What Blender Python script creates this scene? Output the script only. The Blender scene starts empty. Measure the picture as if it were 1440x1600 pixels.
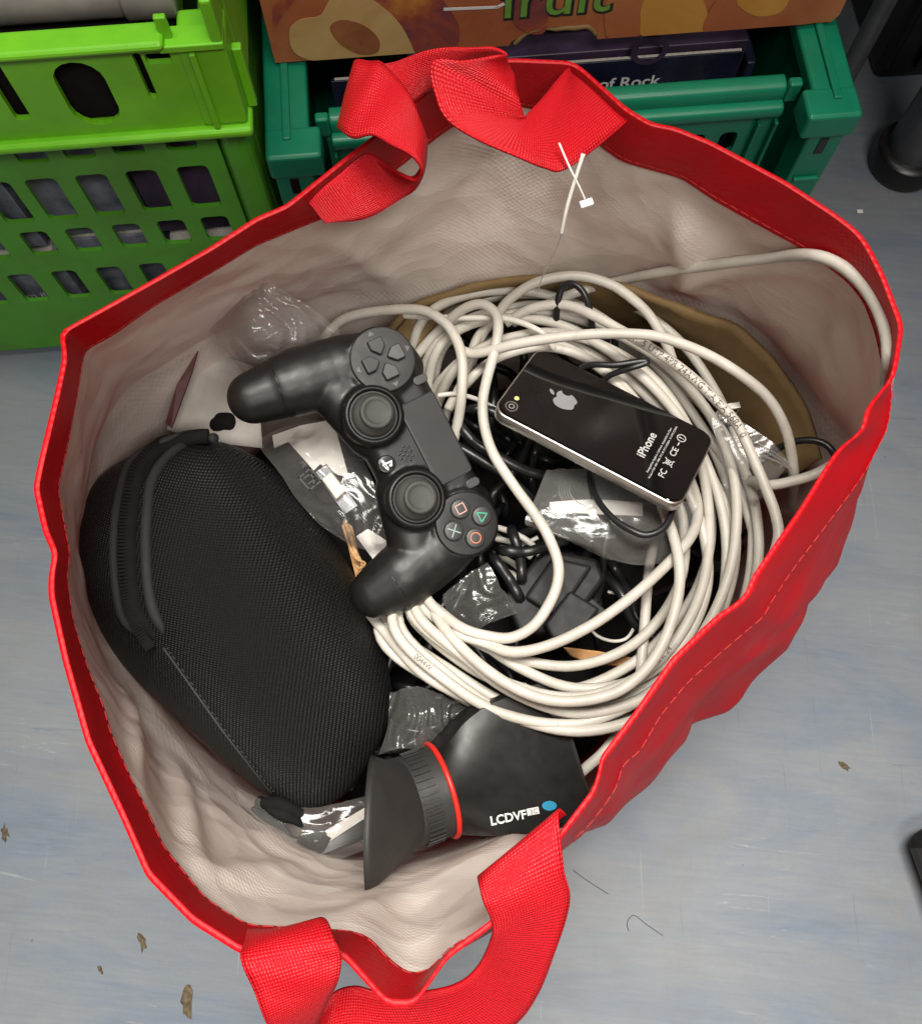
import bpy, bmesh, math, random
from mathutils import Vector, Matrix, noise, geometry
from mathutils.bvhtree import BVHTree
random.seed(7)
S = bpy.context.scene
COL = S.collection
# ------------------------------------------------------------------ camera, light, exposure
TILT = math.radians(17.7); CAMZ = 0.80; F = 1440.0
CAM = Vector((0, 0, CAMZ))
cd = bpy.data.cameras.new('camera'); cam = bpy.data.objects.new('camera', cd); COL.objects.link(cam)
cam.location = CAM; cam.rotation_euler = (TILT, 0, 0)
cd.sensor_fit = 'HORIZONTAL'; cd.sensor_width = 36; cd.lens = 36 * F / 1440.0
cd.clip_start = 0.01; cd.clip_end = 50
S.camera = cam
W = bpy.data.worlds.new('World'); S.world = W; W.use_nodes = True
bg = W.node_tree.nodes['Background']
bg.inputs[0].default_value = (1.0, 0.95, 0.9, 1); bg.inputs[1].default_value = 0.11
def area(name, loc, aim, sx, sy, power, colr, spread=180):
    l = bpy.data.lights.new(name, 'AREA'); l.shape = 'RECTANGLE'; l.size = sx; l.size_y = sy
    l.energy = power; l.color = colr; l.spread = math.radians(spread)
    o = bpy.data.objects.new(name, l); COL.objects.link(o); o.location = loc
    o.rotation_euler = (Vector(aim) - Vector(loc)).to_track_quat('-Z', 'Y').to_euler()
    return o
area('overhead_light', (0.0, 0.26, 1.95), (0.03, -0.34, 0.0), 1.1, 0.45, 10.5, (1.0, 0.96, 0.89), 62)
area('overhead_light', (0.35, -0.75, 2.1), (0.0, 0.15, 0.3), 1.1, 0.3, 14, (1.0, 0.95, 0.88), 140)  # fill lamp added behind the camera to brighten crates and back lining
S.view_settings.view_transform = 'Standard'; S.view_settings.look = 'None'
S.view_settings.exposure = 0.0; S.view_settings.gamma = 1.0; S.view_settings.use_curve_mapping = False
S.cycles.max_bounces = 5; S.cycles.diffuse_bounces = 3; S.cycles.glossy_bounces = 2; S.cycles.transmission_bounces = 2; S.cycles.transparent_max_bounces = 8

# ------------------------------------------------------------------ projection: where a point of the photo stands at height z
ROT = Matrix.Rotation(TILT, 3, 'X')
def ray(u, v): return ROT @ Vector(((u - 720) / F, -(v - 800) / F, -1))
def P(u, v, z):
    d = ray(u, v); return CAM + d * ((z - CAMZ) / d.z)
def PX(p):
    q = ROT.transposed() @ (Vector(p) - CAM); return (720 + F * q.x / -q.z, 800 - F * q.y / -q.z)
def PP(pts): return [P(*p) for p in pts]
def PZ(pts, z): return [P(p[0], p[1], z) for p in pts]
def crop(pts, ox, oy, s): return [(ox + p[0] / s, oy + p[1] / s) + tuple(p[2:]) for p in pts]

# ------------------------------------------------------------------ materials
class NT:
    def __init__(s, m): s.t = m.node_tree; s.n = s.t.nodes; s.l = s.t.links
    def node(s, typ, **k):
        x = s.n.new(typ)
        for a, b in k.items(): setattr(x, a, b)
        return x
    def link(s, a, b): s.l.new(a, b)
    def math(s, op, a, b=None, c=None):
        x = s.n.new('ShaderNodeMath'); x.operation = op
        for i, q in enumerate((a, b, c)):
            if q is None: continue
            if isinstance(q, (int, float)): x.inputs[i].default_value = q
            else: s.l.new(q, x.inputs[i])
        return x.outputs[0]
    def noise(s, vec, scale, detail=4, rough=.55, dist=0):
        x = s.n.new('ShaderNodeTexNoise'); x.inputs['Scale'].default_value = scale
        x.inputs['Detail'].default_value = detail; x.inputs['Roughness'].default_value = rough
        x.inputs['Distortion'].default_value = dist
        if vec is not None: s.l.new(vec, x.inputs['Vector'])
        return x.outputs[0]
    def ramp(s, fac, stops):
        x = s.n.new('ShaderNodeValToRGB'); e = x.color_ramp.elements
        while len(e) < len(stops): e.new(0.5)
        for q, (p, c) in zip(e, stops):
            q.position = p; q.color = (c[0], c[1], c[2], 1) if not isinstance(c, (int, float)) else (c, c, c, 1)
        s.l.new(fac, x.inputs[0]); return x.outputs[0]
    def mix(s, fac, a, b, bt='MIX'):
        x = s.n.new('ShaderNodeMix'); x.data_type = 'RGBA'; x.blend_type = bt
        for i, q in ((0, fac), (6, a), (7, b)):
            if isinstance(q, (int, float)): x.inputs[i].default_value = q
            elif isinstance(q, tuple): x.inputs[i].default_value = (*q[:3], 1)
            else: s.l.new(q, x.inputs[i])
        return x.outputs[2]
    def bump(s, h, strength=.3, dist=.001, prev=None):
        x = s.n.new('ShaderNodeBump'); x.inputs['Strength'].default_value = strength
        x.inputs['Distance'].default_value = dist; s.l.new(h, x.inputs['Height'])
        if prev is not None: s.l.new(prev, x.inputs['Normal'])
        return x.outputs[0]
    def coord(s, which='Object'):
        return s.n.new('ShaderNodeTexCoord').outputs[which]
    def mapping(s, vec, scale=(1, 1, 1), rot=(0, 0, 0)):
        x = s.n.new('ShaderNodeMapping'); x.inputs['Scale'].default_value = scale
        x.inputs['Rotation'].default_value = rot; s.l.new(vec, x.inputs[0]); return x.outputs[0]
MATS = {}
def newmat(name):
    m = bpy.data.materials.new(name); m.use_nodes = True; MATS[name] = m
    return m, NT(m), m.node_tree.nodes['Principled BSDF']
def simple(name, c, rough=.5, metal=0, var=.12, vs=60, bs=400, bstr=.08, bd=.0005, spec=.5, rvar=.12, c2=None, coat=0):
    """base colour with a mottled second tone, uneven gloss and fine relief"""
    m, t, p = newmat(name); v = t.coord()
    n = t.noise(v, vs, 5, .6)
    d = c2 or tuple(max(0, q * (1 - var * 2)) for q in c)
    u = tuple(min(1, q * (1 + var)) for q in c)
    t.link(t.ramp(n, [(.32, d), (.68, u)]), p.inputs['Base Color'])
    n2 = t.noise(v, vs * 2.7, 4)
    t.link(t.math('MULTIPLY_ADD', n2, rvar * 2, rough - rvar), p.inputs['Roughness'])
    p.inputs['Metallic'].default_value = metal; p.inputs['Specular IOR Level'].default_value = spec
    p.inputs['Coat Weight'].default_value = coat
    if bstr: t.link(t.bump(t.noise(v, bs, 3), bstr, bd), p.inputs['Normal'])
    return m
simple('black_plastic', (.0085, .008, .0075), .40, var=.15, bs=2500, bstr=.12, bd=.0003, spec=.4)
simple('adapter_black', (.014, .014, .0135), .5, spec=.2)
simple('black_gloss', (.012, .012, .012), .22, var=.15, bs=600, bstr=.04)
simple('black_rubber', (.022, .021, .02), .6, bs=1500, bstr=.15)
simple('stick_rubber', (.042, .041, .037), .62, bs=1500, bstr=.15)
simple('dpad_grey', (.032, .032, .031), .42, bs=1500, bstr=.08)
simple('pad_plastic', (.017, .0165, .016), .5, bs=4000, bstr=.3, bd=.0003)
simple('black_cable', (.011, .011, .012), .34, bs=500, bstr=.1)
simple('black_cloth', (.012, .011, .011), .9, bs=900, bstr=.4, bd=.001, spec=.1)
# the cable jacket is made below
simple('thin_white_cable', (.68, .65, .58), .4, var=.06)
simple('white_plastic', (.72, .70, .65), .35, var=.05)
simple('cream_plastic', (.62, .55, .42), .4, var=.05)
simple('paper_white', (.70, .67, .62), .75, var=.05, bs=300, bstr=.15)
simple('paper_grey', (.50, .47, .43), .75, var=.08, bs=300, bstr=.15)
simple('steel', (.62, .61, .58), .38, metal=1, var=.05, bstr=.02)
simple('gold_flash', (.75, .72, .25), .2, var=.1)
simple('lens_black', (.008, .008, .01), .08, var=.1, bstr=0)
simple('phone_print', (.48, .48, .47), .5, var=.03, bstr=0)
simple('print_white', (.72, .72, .70), .5, var=.03, bstr=0)
simple('print_grey', (.30, .30, .30), .4, var=.05, bstr=0)
simple('mark_grey', (.11, .11, .105), .5, var=.05, bstr=0)
simple('print_black', (.02, .02, .02), .5, var=.03, bstr=0)
simple('print_cable', (.10, .075, .07), .5, var=.3, vs=900, bstr=0)
simple('logo_silver', (.24, .24, .245), .25, var=.05, bstr=0)
simple('mark_pink', (.62, .34, .28), .5, var=.05, bstr=0)
simple('mark_green', (.04, .42, .24), .5, var=.05, bstr=0)
simple('mark_orange', (.62, .17, .08), .5, var=.05, bstr=0)
simple('mark_blue', (.32, .42, .44), .5, var=.05, bstr=0)
simple('red_ring', (.62, .02, .012), .4, var=.05)
simple('blue_dot', (.02, .25, .42), .5, var=.03, bstr=0)
simple('orange_paper', (.50, .26, .10), .8, var=.15, vs=120, bs=300, bstr=.2)
simple('twine', (.50, .30, .14), .85, var=.2, vs=300)
simple('maroon_card', (.09, .025, .025), .6, var=.2)
simple('thread', (.42, .022, .02), .9, var=.1, vs=300)
simple('nylon_white', (.75, .72, .66), .35, var=.03)
simple('lime_plastic', (.165, .53, .015), .42, var=.10, vs=18, bs=700, bstr=.12, c2=(.12, .42, .012))
simple('leaf_plastic', (.075, .325, .018), .45, var=.12, vs=14, bs=700, bstr=.15, c2=(.075, .24, .016))
simple('green_plastic', (.003, .175, .090), .38, var=.10, vs=20, bs=500, bstr=.1)
simple('navy_cover', (.012, .014, .035), .3, var=.25, vs=25)
simple('purple_cover', (.055, .035, .07), .35, var=.25, vs=25)
simple('slate_cover', (.21, .23, .285), .3, var=.3, vs=40)
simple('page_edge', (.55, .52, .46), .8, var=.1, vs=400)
simple('grey_pipe', (.22, .20, .18), .5, var=.12, vs=30)
simple('post_grey', (.13, .135, .145), .35, metal=.4, var=.15, vs=30)
simple('post_black', (.007, .006, .006), .35, var=.2)
simple('debris_brown', (.12, .09, .05), .9, var=.3, vs=300, bs=900, bstr=.5)
simple('hair_dark', (.05, .045, .04), .5)
simple('seam_grey', (.026, .0255, .0245), .7, bs=1500, bstr=.3)
simple('piping', (.015, .015, .014), .75, bs=2500, bstr=.5, bd=.0006)

def mat_jacket():
    m, t, p = newmat('white_cable'); v = t.coord()
    c = t.ramp(t.noise(v, 40, 4, .6), [(.3, (.455, .425, .365)), (.7, (.57, .54, .48))])
    d = t.ramp(t.noise(v, 75, 6, .75), [(.56, 0.0), (.74, 1.0)])
    c = t.mix(t.math('MULTIPLY', d, .45), c, (.30, .26, .21))
    sp = t.ramp(t.noise(v, 420, 3, .6), [(.70, 0.0), (.75, 1.0)])
    c = t.mix(t.math('MULTIPLY', sp, .55), c, (.16, .14, .12))
    t.link(c, p.inputs['Base Color'])
    t.link(t.math('MULTIPLY_ADD', t.noise(v, 120, 4), .3, .3), p.inputs['Roughness'])
    t.link(t.bump(t.noise(v, 150, 4), .22, .0010), p.inputs['Normal'])
mat_jacket()
def mat_floor():
    m, t, p = newmat('vinyl_floor'); v = t.coord()
    v2 = t.mapping(v, (1, 1, 1), (0, 0, .10))
    a = t.noise(t.mapping(v2, (3.5, 11, 1)), 1.0, 8, .68, .7)
    b = t.noise(t.mapping(v2, (11, 120, 1)), 1.0, 6, .72, 1.6)
    c = t.noise(t.mapping(v2, (6, 9, 1)), 1.0, 5, .6, .4)
    g = t.noise(v, 420, 3, .7)
    base = t.ramp(a, [(.30, (.085, .122, .185)), (.44, (.142, .170, .208)), (.58, (.192, .206, .218)), (.76, (.150, .180, .222))])
    base = t.mix(.28, base, t.ramp(t.noise(t.mapping(v2, (18, 260, 1)), 1.0, 4, .7, .6), [(.3, (.12, .14, .165)), (.7, (.215, .23, .242))]))
    st = t.ramp(b, [(.60, 0.0), (.70, 1.0)]); st2 = t.ramp(b, [(.30, 1.0), (.40, 0.0)])
    gate = t.ramp(c, [(.50, 0.0), (.62, 1.0)]); gate2 = t.ramp(c, [(.36, 1.0), (.50, 0.0)])
    base = t.mix(t.math('MULTIPLY', t.math('MULTIPLY', st, gate), .75), base, (.36, .36, .34))
    base = t.mix(t.math('MULTIPLY', t.math('MULTIPLY', st2, t.math('MAXIMUM', gate, gate2)), .6), base, (.06, .088, .145))
    base = t.mix(t.math('MULTIPLY', g, .30), base, (.13, .14, .15))
    dirt = t.ramp(t.noise(v, 8, 9, .78), [(.50, 0.0), (.72, 1.0)])
    base = t.mix(t.math('MULTIPLY', dirt, .38), base, (.15, .135, .11))
    sp = t.ramp(t.noise(v, 95, 4, .65), [(.70, 0.0), (.74, 1.0)])
    base = t.mix(t.math('MULTIPLY', sp, .6), base, (.06, .055, .05))
    for rz, sx_, am, cc in ((.45, 9, .35, (.10, .095, .09)), (-.9, 7, .28, (.36, .37, .37)), (1.25, 6, .3, (.10, .095, .09))):
        sc = t.ramp(t.noise(t.mapping(v, (240, sx_, 1), (0, 0, rz)), 1.0, 3, .6), [(.69, 0.0), (.73, 1.0)])
        base = t.mix(t.math('MULTIPLY', sc, am), base, cc)
    t.link(base, p.inputs['Base Color'])
    t.link(t.math('MULTIPLY_ADD', t.noise(v, 30, 5), .25, .32), p.inputs['Roughness'])
    p.inputs['Specular IOR Level'].default_value = .3
    t.link(t.bump(t.noise(v, 220, 4), .12, .0008), p.inputs['Normal'])
mat_floor()
def mat_fabric(name, c, trans, tc, rough, pitch, wstr, wrink, gloss=.4, c2=None):
    """woven polypropylene: crossing tapes, creases, and some light coming through"""
    m, t, p = newmat(name); v = t.coord(); uv = t.coord('UV')
    x = t.node('ShaderNodeSeparateXYZ'); t.link(uv, x.inputs[0])
    k = 2 * math.pi / pitch
    w = t.math('MULTIPLY', t.math('SINE', t.math('MULTIPLY', x.outputs[0], k)), t.math('SINE', t.math('MULTIPLY', x.outputs[1], k)))
    big = t.noise(v, 26, 5, .6, .6)
    rid = t.math('ABSOLUTE', t.math('SUBTRACT', t.noise(v, 17, 3, .5, .8), .5))
    gate = t.ramp(t.noise(v, 20, 3), [(.35, .25), (.65, 1.0)])
    wv = t.node('ShaderNodeVectorMath', operation='ADD'); nc = t.node('ShaderNodeTexNoise'); nc.inputs['Scale'].default_value = 9; t.link(v, nc.inputs['Vector'])
    sv = t.node('ShaderNodeVectorMath', operation='SCALE'); sv.inputs['Scale'].default_value = .10; t.link(nc.outputs[1], sv.inputs[0]); t.link(v, wv.inputs[0]); t.link(sv.outputs[0], wv.inputs[1])
    def vor(scl):
        q = t.node('ShaderNodeTexVoronoi'); q.inputs['Scale'].default_value = scl; t.link(wv.outputs[0], q.inputs['Vector']); return q.outputs['Distance']
    crump = t.math('ADD', vor(13), t.math('MULTIPLY', vor(31), .4))
    b00 = t.bump(crump, wrink * .9, .014)
    b0 = t.bump(t.math('ADD', t.math('MULTIPLY', rid, -1.2), t.math('MULTIPLY', big, .5)), wrink * .7, .005, b00)
    b1 = t.bump(t.math('MULTIPLY', w, gate), wstr, .0006, b0)
    t.link(b1, p.inputs['Normal'])
    d = c2 or tuple(q * .85 for q in c)
    colr = t.ramp(t.noise(v, 11, 4), [(.35, d), (.65, c)])
    t.link(colr, p.inputs['Base Color'])
    t.link(t.math('MULTIPLY_ADD', big, .2, rough - .1), p.inputs['Roughness'])
    p.inputs['Specular IOR Level'].default_value = gloss
    tr = t.node('ShaderNodeBsdfTranslucent'); tr.inputs[0].default_value = (*tc, 1); t.link(b1, tr.inputs['Normal'])
    mx = t.node('ShaderNodeMixShader'); mx.inputs[0].default_value = trans
    t.link(p.outputs[0], mx.inputs[1]); t.link(tr.outputs[0], mx.inputs[2])
    t.link(mx.outputs[0], t.n['Material Output'].inputs[0])
mat_fabric('bag_red', (.54, .003, .009), .22, (.9, .04, .05), .44, .0042, .16, .15, .22, (.47, .002, .007))
mat_fabric('bag_lining', (.90, .845, .755), .26, (.93, .80, .72), .34, .0046, .14, .30, .5, (.88, .80, .715))
def mat_web():
    m, t, p = newmat('webbing_red'); uv = t.coord('UV'); v = t.coord()
    x = t.node('ShaderNodeSeparateXYZ'); t.link(uv, x.inputs[0])
    k = 2 * math.pi / .0026
    dn = t.noise(v, 70, 3); 
    w = t.math('MULTIPLY', t.math('SINE', t.math('MULTIPLY', x.outputs[0], k)), t.math('SINE', t.math('MULTIPLY', x.outputs[1], k)))
    w = t.math('ABSOLUTE', w)
    t.link(t.bump(w, .55, .0008, t.bump(t.math('ADD', dn, t.noise(v, 900, 2)), .25, .0015)), p.inputs['Normal'])
    base = t.ramp(w, [(.0, (.42, .003, .008)), (.7, (.60, .007, .014))])
    n = t.noise(v, 60, 4)
    base = t.mix(t.math('MULTIPLY', n, .25), base, (.60, .004, .012))
    t.link(base, p.inputs['Base Color']); p.inputs['Roughness'].default_value = .45; p.inputs['Specular IOR Level'].default_value = .35
mat_web()
def mat_mesh():
    m, t, p = newmat('case_mesh'); uv = t.coord('UV'); v = t.coord()
    x = t.node('ShaderNodeSeparateXYZ'); t.link(t.mapping(uv, (1, 1, 1), (0, 0, .12)), x.inputs[0])
    kx = 2 * math.pi / .0040; ky = 2 * math.pi / .0030
    w = t.math('MULTIPLY', t.math('SINE', t.math('MULTIPLY', x.outputs[0], kx)), t.math('SINE', t.math('MULTIPLY', x.outputs[1], ky)))
    w = t.math('ABSOLUTE', w)
    t.link(t.bump(w, 1.0, .0011, t.bump(t.noise(v, 45, 3), .2, .004)), p.inputs['Normal'])
    t.link(t.ramp(w, [(.05, (.004, .004, .004)), (.8, (.011, .0106, .0098))]), p.inputs['Base Color'])
    p.inputs['Roughness'].default_value = .55; p.inputs['Specular IOR Level'].default_value = .35
mat_mesh()
def mat_film(name, milk=.10, tint=(.985, .985, .985)):
    m, t, p = newmat(name); v = t.coord()
    rid = t.math('ABSOLUTE', t.math('SUBTRACT', t.noise(t.mapping(v, (1, 1.8, 1)), 30, 2, .5, 1.4), .5))
    b = t.bump(t.math('MULTIPLY', rid, -2.4), .10, .006)
    tr = t.node('ShaderNodeBsdfTransparent'); tr.inputs[0].default_value = (*tint, 1)
    gl = t.node('ShaderNodeBsdfGlossy'); gl.inputs['Roughness'].default_value = .16; gl.inputs[0].default_value = (1, 1, 1, 1)
    df = t.node('ShaderNodeBsdfDiffuse'); df.inputs[0].default_value = (.75, .73, .70, 1)
    fr = t.node('ShaderNodeFresnel'); fr.inputs[0].default_value = 1.55
    for q in (gl, df, fr): t.link(b, q.inputs['Normal'])
    m1 = t.node('ShaderNodeMixShader'); m1.inputs[0].default_value = milk
    t.link(tr.outputs[0], m1.inputs[1]); t.link(df.outputs[0], m1.inputs[2])
    m2 = t.node('ShaderNodeMixShader'); t.link(t.math('MULTIPLY', fr.outputs[0], .75), m2.inputs[0])
    t.link(m1.outputs[0], m2.inputs[1]); t.link(gl.outputs[0], m2.inputs[2])
    t.link(m2.outputs[0], t.n['Material Output'].inputs[0]); p.id_data.nodes.remove(p)
mat_film('clear_film', .06); mat_film('milky_film', .10)
def mat_card():
    m, t, p = newmat('cardboard'); v = t.coord()
    c = t.ramp(t.noise(v, 30, 5, .65), [(.3, (.135, .082, .030)), (.7, (.215, .14, .055))])
    fl = t.noise(t.mapping(v, (140, 140, 4)), 1.0, 2)
    c = t.mix(t.math('MULTIPLY', fl, .25), c, (.17, .10, .04))
    t.link(c, p.inputs['Base Color']); p.inputs['Roughness'].default_value = .8
    t.link(t.bump(fl, .25, .001), p.inputs['Normal'])
mat_card()
def mat_print(name, stops, sc, dist=1.0):
    m, t, p = newmat(name); v = t.coord()
    c = t.ramp(t.noise(v, sc, 5, .6, dist), stops)
    w = t.ramp(t.noise(v, 60, 6, .7), [(.55, 0.0), (.8, 1.0)])
    t.link(t.mix(t.math('MULTIPLY', w, .22), c, (.42, .25, .16)), p.inputs['Base Color'])
    t.link(t.math('MULTIPLY_ADD', t.noise(v, 90, 3), .3, .4), p.inputs['Roughness'])
    t.link(t.bump(t.noise(t.mapping(v, (500, 500, 10)), 1.0, 2), .15, .0008), p.inputs['Normal'])
mat_print('fruit_board', [(.3, (.30, .075, .03)), (.55, (.40, .12, .045)), (.75, (.44, .19, .06))], 7)
mat_print('peach_skin', [(.32, (.13, .035, .055)), (.48, (.30, .06, .035)), (.66, (.52, .22, .04))], 14)
mat_print('peach_flesh', [(.3, (.46, .28, .10)), (.7, (.58, .40, .17))], 16)
mat_print('peach_stone', [(.3, (.22, .07, .03)), (.7, (.36, .14, .05))], 40)
mat_print('peach_gold', [(.3, (.50, .20, .03)), (.7, (.60, .32, .07))], 12)
simple('print_green', (.16, .34, .05), .5, var=.1, bstr=0)
m, t, p = newmat('phone_glass'); p.inputs['Base Color'].default_value = (.003, .003, .0035, 1)
t.link(t.math('MULTIPLY_ADD', t.noise(t.coord(), 45, 5, .7),   .06, .02), p.inputs['Roughness'])
p.inputs['Coat Weight'].default_value = 0.0
p.inputs['Specular IOR Level'].default_value = .85

# ------------------------------------------------------------------ building helpers
def thing(name, label, cat, loc, group=None):
    o = bpy.data.objects.new(name, None); COL.objects.link(o); o.empty_display_size = .02
    o.location = Vector(loc); tag(o, label, cat, group); return o
def tag(o, label=None, cat=None, group=None, kind=None):
    for k, q in (('label', label), ('category', cat), ('group', group), ('kind', kind)):
        if q: o[k] = q
    return o
def obj(name, verts, faces, mat, parent=None, smooth=True, uvs=None, bevel=0, sub=0, solid=0):
    me = bpy.data.meshes.new(name); me.from_pydata([tuple(q) for q in verts], [], faces); me.update()
    bm = bmesh.new(); bm.from_mesh(me); bmesh.ops.recalc_face_normals(bm, faces=bm.faces); bm.to_mesh(me); bm.free()
    if uvs is not None:
        lay = me.uv_layers.new(name='uv')
        for lp in me.loops: lay.data[lp.index].uv = uvs[lp.vertex_index]
    for q in me.polygons: q.use_smooth = smooth
    me.materials.append(MATS[mat])
    return link(name, me, parent, bevel, sub, solid)
def link(name, me, parent=None, bevel=0, sub=0, solid=0):
    o = bpy.data.objects.new(name, me); COL.objects.link(o)
    if parent:
        o.parent = parent
        if parent.type == 'EMPTY': o.matrix_parent_inverse = Matrix.Translation(-parent.location)
    if solid:
        s_ = o.modifiers.new('s', 'SOLIDIFY'); s_.thickness = solid; s_.offset = 0
    if bevel:
        b = o.modifiers.new('b', 'BEVEL'); b.width = bevel; b.segments = 3; b.limit_method = 'ANGLE'; b.angle_limit = math.radians(35)
    if sub:
        s_ = o.modifiers.new('sub', 'SUBSURF'); s_.levels = sub; s_.render_levels = sub
    return o
def catmull(pts, n, closed=False):
    out = []; m = len(pts); rng = range(m) if closed else range(m - 1)
    for i in rng:
        if closed: p0, p1, p2, p3 = pts[i - 1], pts[i], pts[(i + 1) % m], pts[(i + 2) % m]
        else: p0, p1, p2, p3 = pts[max(i - 1, 0)], pts[i], pts[i + 1], pts[min(i + 2, m - 1)]
        for k in range(n):
            t = k / n; t2 = t * t; t3 = t2 * t
            out.append(.5 * ((2 * p1) + (p2 - p0) * t + (2 * p0 - 5 * p1 + 4 * p2 - p3) * t2 + (3 * p1 - p0 - 3 * p2 + p3) * t3))
    if not closed: out.append(pts[-1].copy())
    return out
def tube_geo(pts, r, seg=10, closed=False, base=0, wob=0):
    V, Fc = [], []; n = len(pts); nrm = None
    for i, p in enumerate(pts):
        if closed: tg = pts[(i + 1) % n] - pts[i - 1]
        else: tg = pts[min(i + 1, n - 1)] - pts[max(i - 1, 0)]
        tg = tg.normalized() if tg.length > 1e-9 else Vector((1, 0, 0))
        if nrm is None:
            nrm = tg.orthogonal().normalized()
        nrm = (nrm - tg * nrm.dot(tg)).normalized(); b = tg.cross(nrm)
        rr = (r(i / max(1, n - 1)) if callable(r) else r) * (1 + wob * noise.noise(p * 90))
        for k in range(seg):
            a = 2 * math.pi * k / seg; V.append(p + (nrm * math.cos(a) + b * math.sin(a)) * rr)
    for i in range(n if closed else n - 1):
        j = (i + 1) % n
        for k in range(seg):
            k2 = (k + 1) % seg; Fc.append((base + i * seg + k, base + i * seg + k2, base + j * seg + k2, base + j * seg + k))
    if not closed:
        Fc.append(tuple(base + k for k in reversed(range(seg)))); Fc.append(tuple(base + (n - 1) * seg + k for k in range(seg)))
    return V, Fc
def tube(name, pts, r, mat, parent=None, seg=10, closed=False, sub=8, wob=.0):
    c = catmull(pts, sub, closed); V, Fc = tube_geo(c, r, seg, closed, 0, wob)
    o = obj(name, V, Fc, mat, parent); return o, c
def grid_geo(rows, closed=False):
    n = len(rows[0]); V = [p for r in rows for p in r]; Fc = []
    for i in range(len(rows) - 1):
        for k in range(n if closed else n - 1):
            k2 = (k + 1) % n; Fc.append((i * n + k, i * n + k2, (i + 1) * n + k2, (i + 1) * n + k))
    return V, Fc
def prism(name, poly, top, bot, mat, parent=None, bevel=.0015, smooth=False):
    """polygon of 3D points pushed from offset top to offset bot along z"""
    n = len(poly); V = [p + Vector((0, 0, top)) for p in poly] + [p + Vector((0, 0, bot)) for p in poly]
    Fc = [tuple(range(n)), tuple(reversed(range(n, 2 * n)))] + [(i, (i + 1) % n, n + (i + 1) % n, n + i) for i in range(n)]
    return obj(name, V, Fc, mat, parent, smooth=smooth, bevel=bevel)
def boxv(M, a, b):
    V = [M @ Vector((x, y, z)) for z in (a[2], b[2]) for y in (a[1], b[1]) for x in (a[0], b[0])]
    return V, [(0, 2, 3, 1), (4, 5, 7, 6), (0, 1, 5, 4), (2, 6, 7, 3), (0, 4, 6, 2), (1, 3, 7, 5)]
def box(name, M, a, b, mat, parent=None, bevel=.0015):
    V, Fc = boxv(M, a, b); return obj(name, V, Fc, mat, parent, smooth=False, bevel=bevel)
def boxes(name, M, lst, mat, parent=None, bevel=.001):
    V, Fc = [], []
    for a, b in lst:
        v, f = boxv(M, a, b); k = len(V); V += v; Fc += [tuple(q + k for q in g) for g in f]
    return obj(name, V, Fc, mat, parent, smooth=False, bevel=bevel)
def lathe(name, M, prof, mat, parent=None, seg=40, smooth=True):
    rows = [[M @ Vector((r * math.cos(2 * math.pi * k / seg), r * math.sin(2 * math.pi * k / seg), z)) for k in range(seg)] for r, z in prof]
    V, Fc = grid_geo(rows, True); Fc.append(tuple(range(seg))); Fc.append(tuple(range((len(prof) - 1) * seg, len(prof) * seg)))
    o = obj(name, V, Fc, mat, parent, smooth=smooth)
    e = o.modifiers.new('b', 'BEVEL'); e.width = .0003; e.segments = 2; e.limit_method = 'ANGLE'; e.angle_limit = math.radians(40)
    return o
def flat(name, M, polys, mat, parent=None, thick=.0002):
    """flat marks: 2D polygons in the plane of M with a hair of thickness"""
    V, Fc = [], []
    for po in polys:
        n = len(po); k = len(V)
        V += [M @ Vector((x, y, thick)) for x, y in po] + [M @ Vector((x, y, -thick)) for x, y in po]
        Fc += [tuple(range(k, k + n))] + [(k + i, k + (i + 1) % n, k + n + (i + 1) % n, k + n + i) for i in range(n)]
    return obj(name, V, Fc, mat, parent, smooth=False)
def ring2d(r0, r1, n=28):
    return [[(r0 * math.cos(a), r0 * math.sin(a)), (r1 * math.cos(a), r1 * math.sin(a)), (r1 * math.cos(b), r1 * math.sin(b)), (r0 * math.cos(b), r0 * math.sin(b))]
            for a, b in ((2 * math.pi * i / n, 2 * math.pi * (i + 1) / n) for i in range(n))]
def line2d(pts, w, closed=True):
    out = []; n = len(pts)
    for i in range(n if closed else n - 1):
        a = Vector(pts[i]); b = Vector(pts[(i + 1) % n]); d = (b - a).normalized(); q = Vector((-d.y, d.x)) * w / 2; e = d * w / 2
        out.append([tuple(a - e + q), tuple(a - e - q), tuple(b + e - q), tuple(b + e + q)])
    return out
def text_geo(body, size, bold=0, align='CENTER', shear=0):
    cu = bpy.data.curves.new('t', 'FONT'); cu.body = body; cu.size = size; cu.align_x = align; cu.align_y = 'CENTER'
    cu.offset = bold; cu.resolution_u = 3; cu.shear = shear
    o = bpy.data.objects.new('t', cu); me = bpy.data.meshes.new_from_object(o)
    V = [q.co.copy() for q in me.vertices]; Fc = [tuple(q.vertices) for q in me.polygons]
    bpy.data.meshes.remove(me); bpy.data.objects.remove(o); bpy.data.curves.remove(cu); return V, Fc
def text(name, body, size, M, mat, parent=None, bold=0, align='CENTER', sx=1.0, shear=0):
    V, Fc = text_geo(body, size, bold, align, shear)
    return obj(name, [M @ Vector((q.x * sx, q.y, 0)) for q in V], Fc, mat, parent, smooth=False)
def frame(o, x, y):
    """matrix with origin o, x axis x, and z = x cross y"""
    x = x.normalized(); z = x.cross(y).normalized(); y = z.cross(x)
    return Matrix(((x.x, y.x, z.x, o.x), (x.y, y.y, z.y, o.y), (x.z, y.z, z.z, o.z), (0, 0, 0, 1)))
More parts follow.
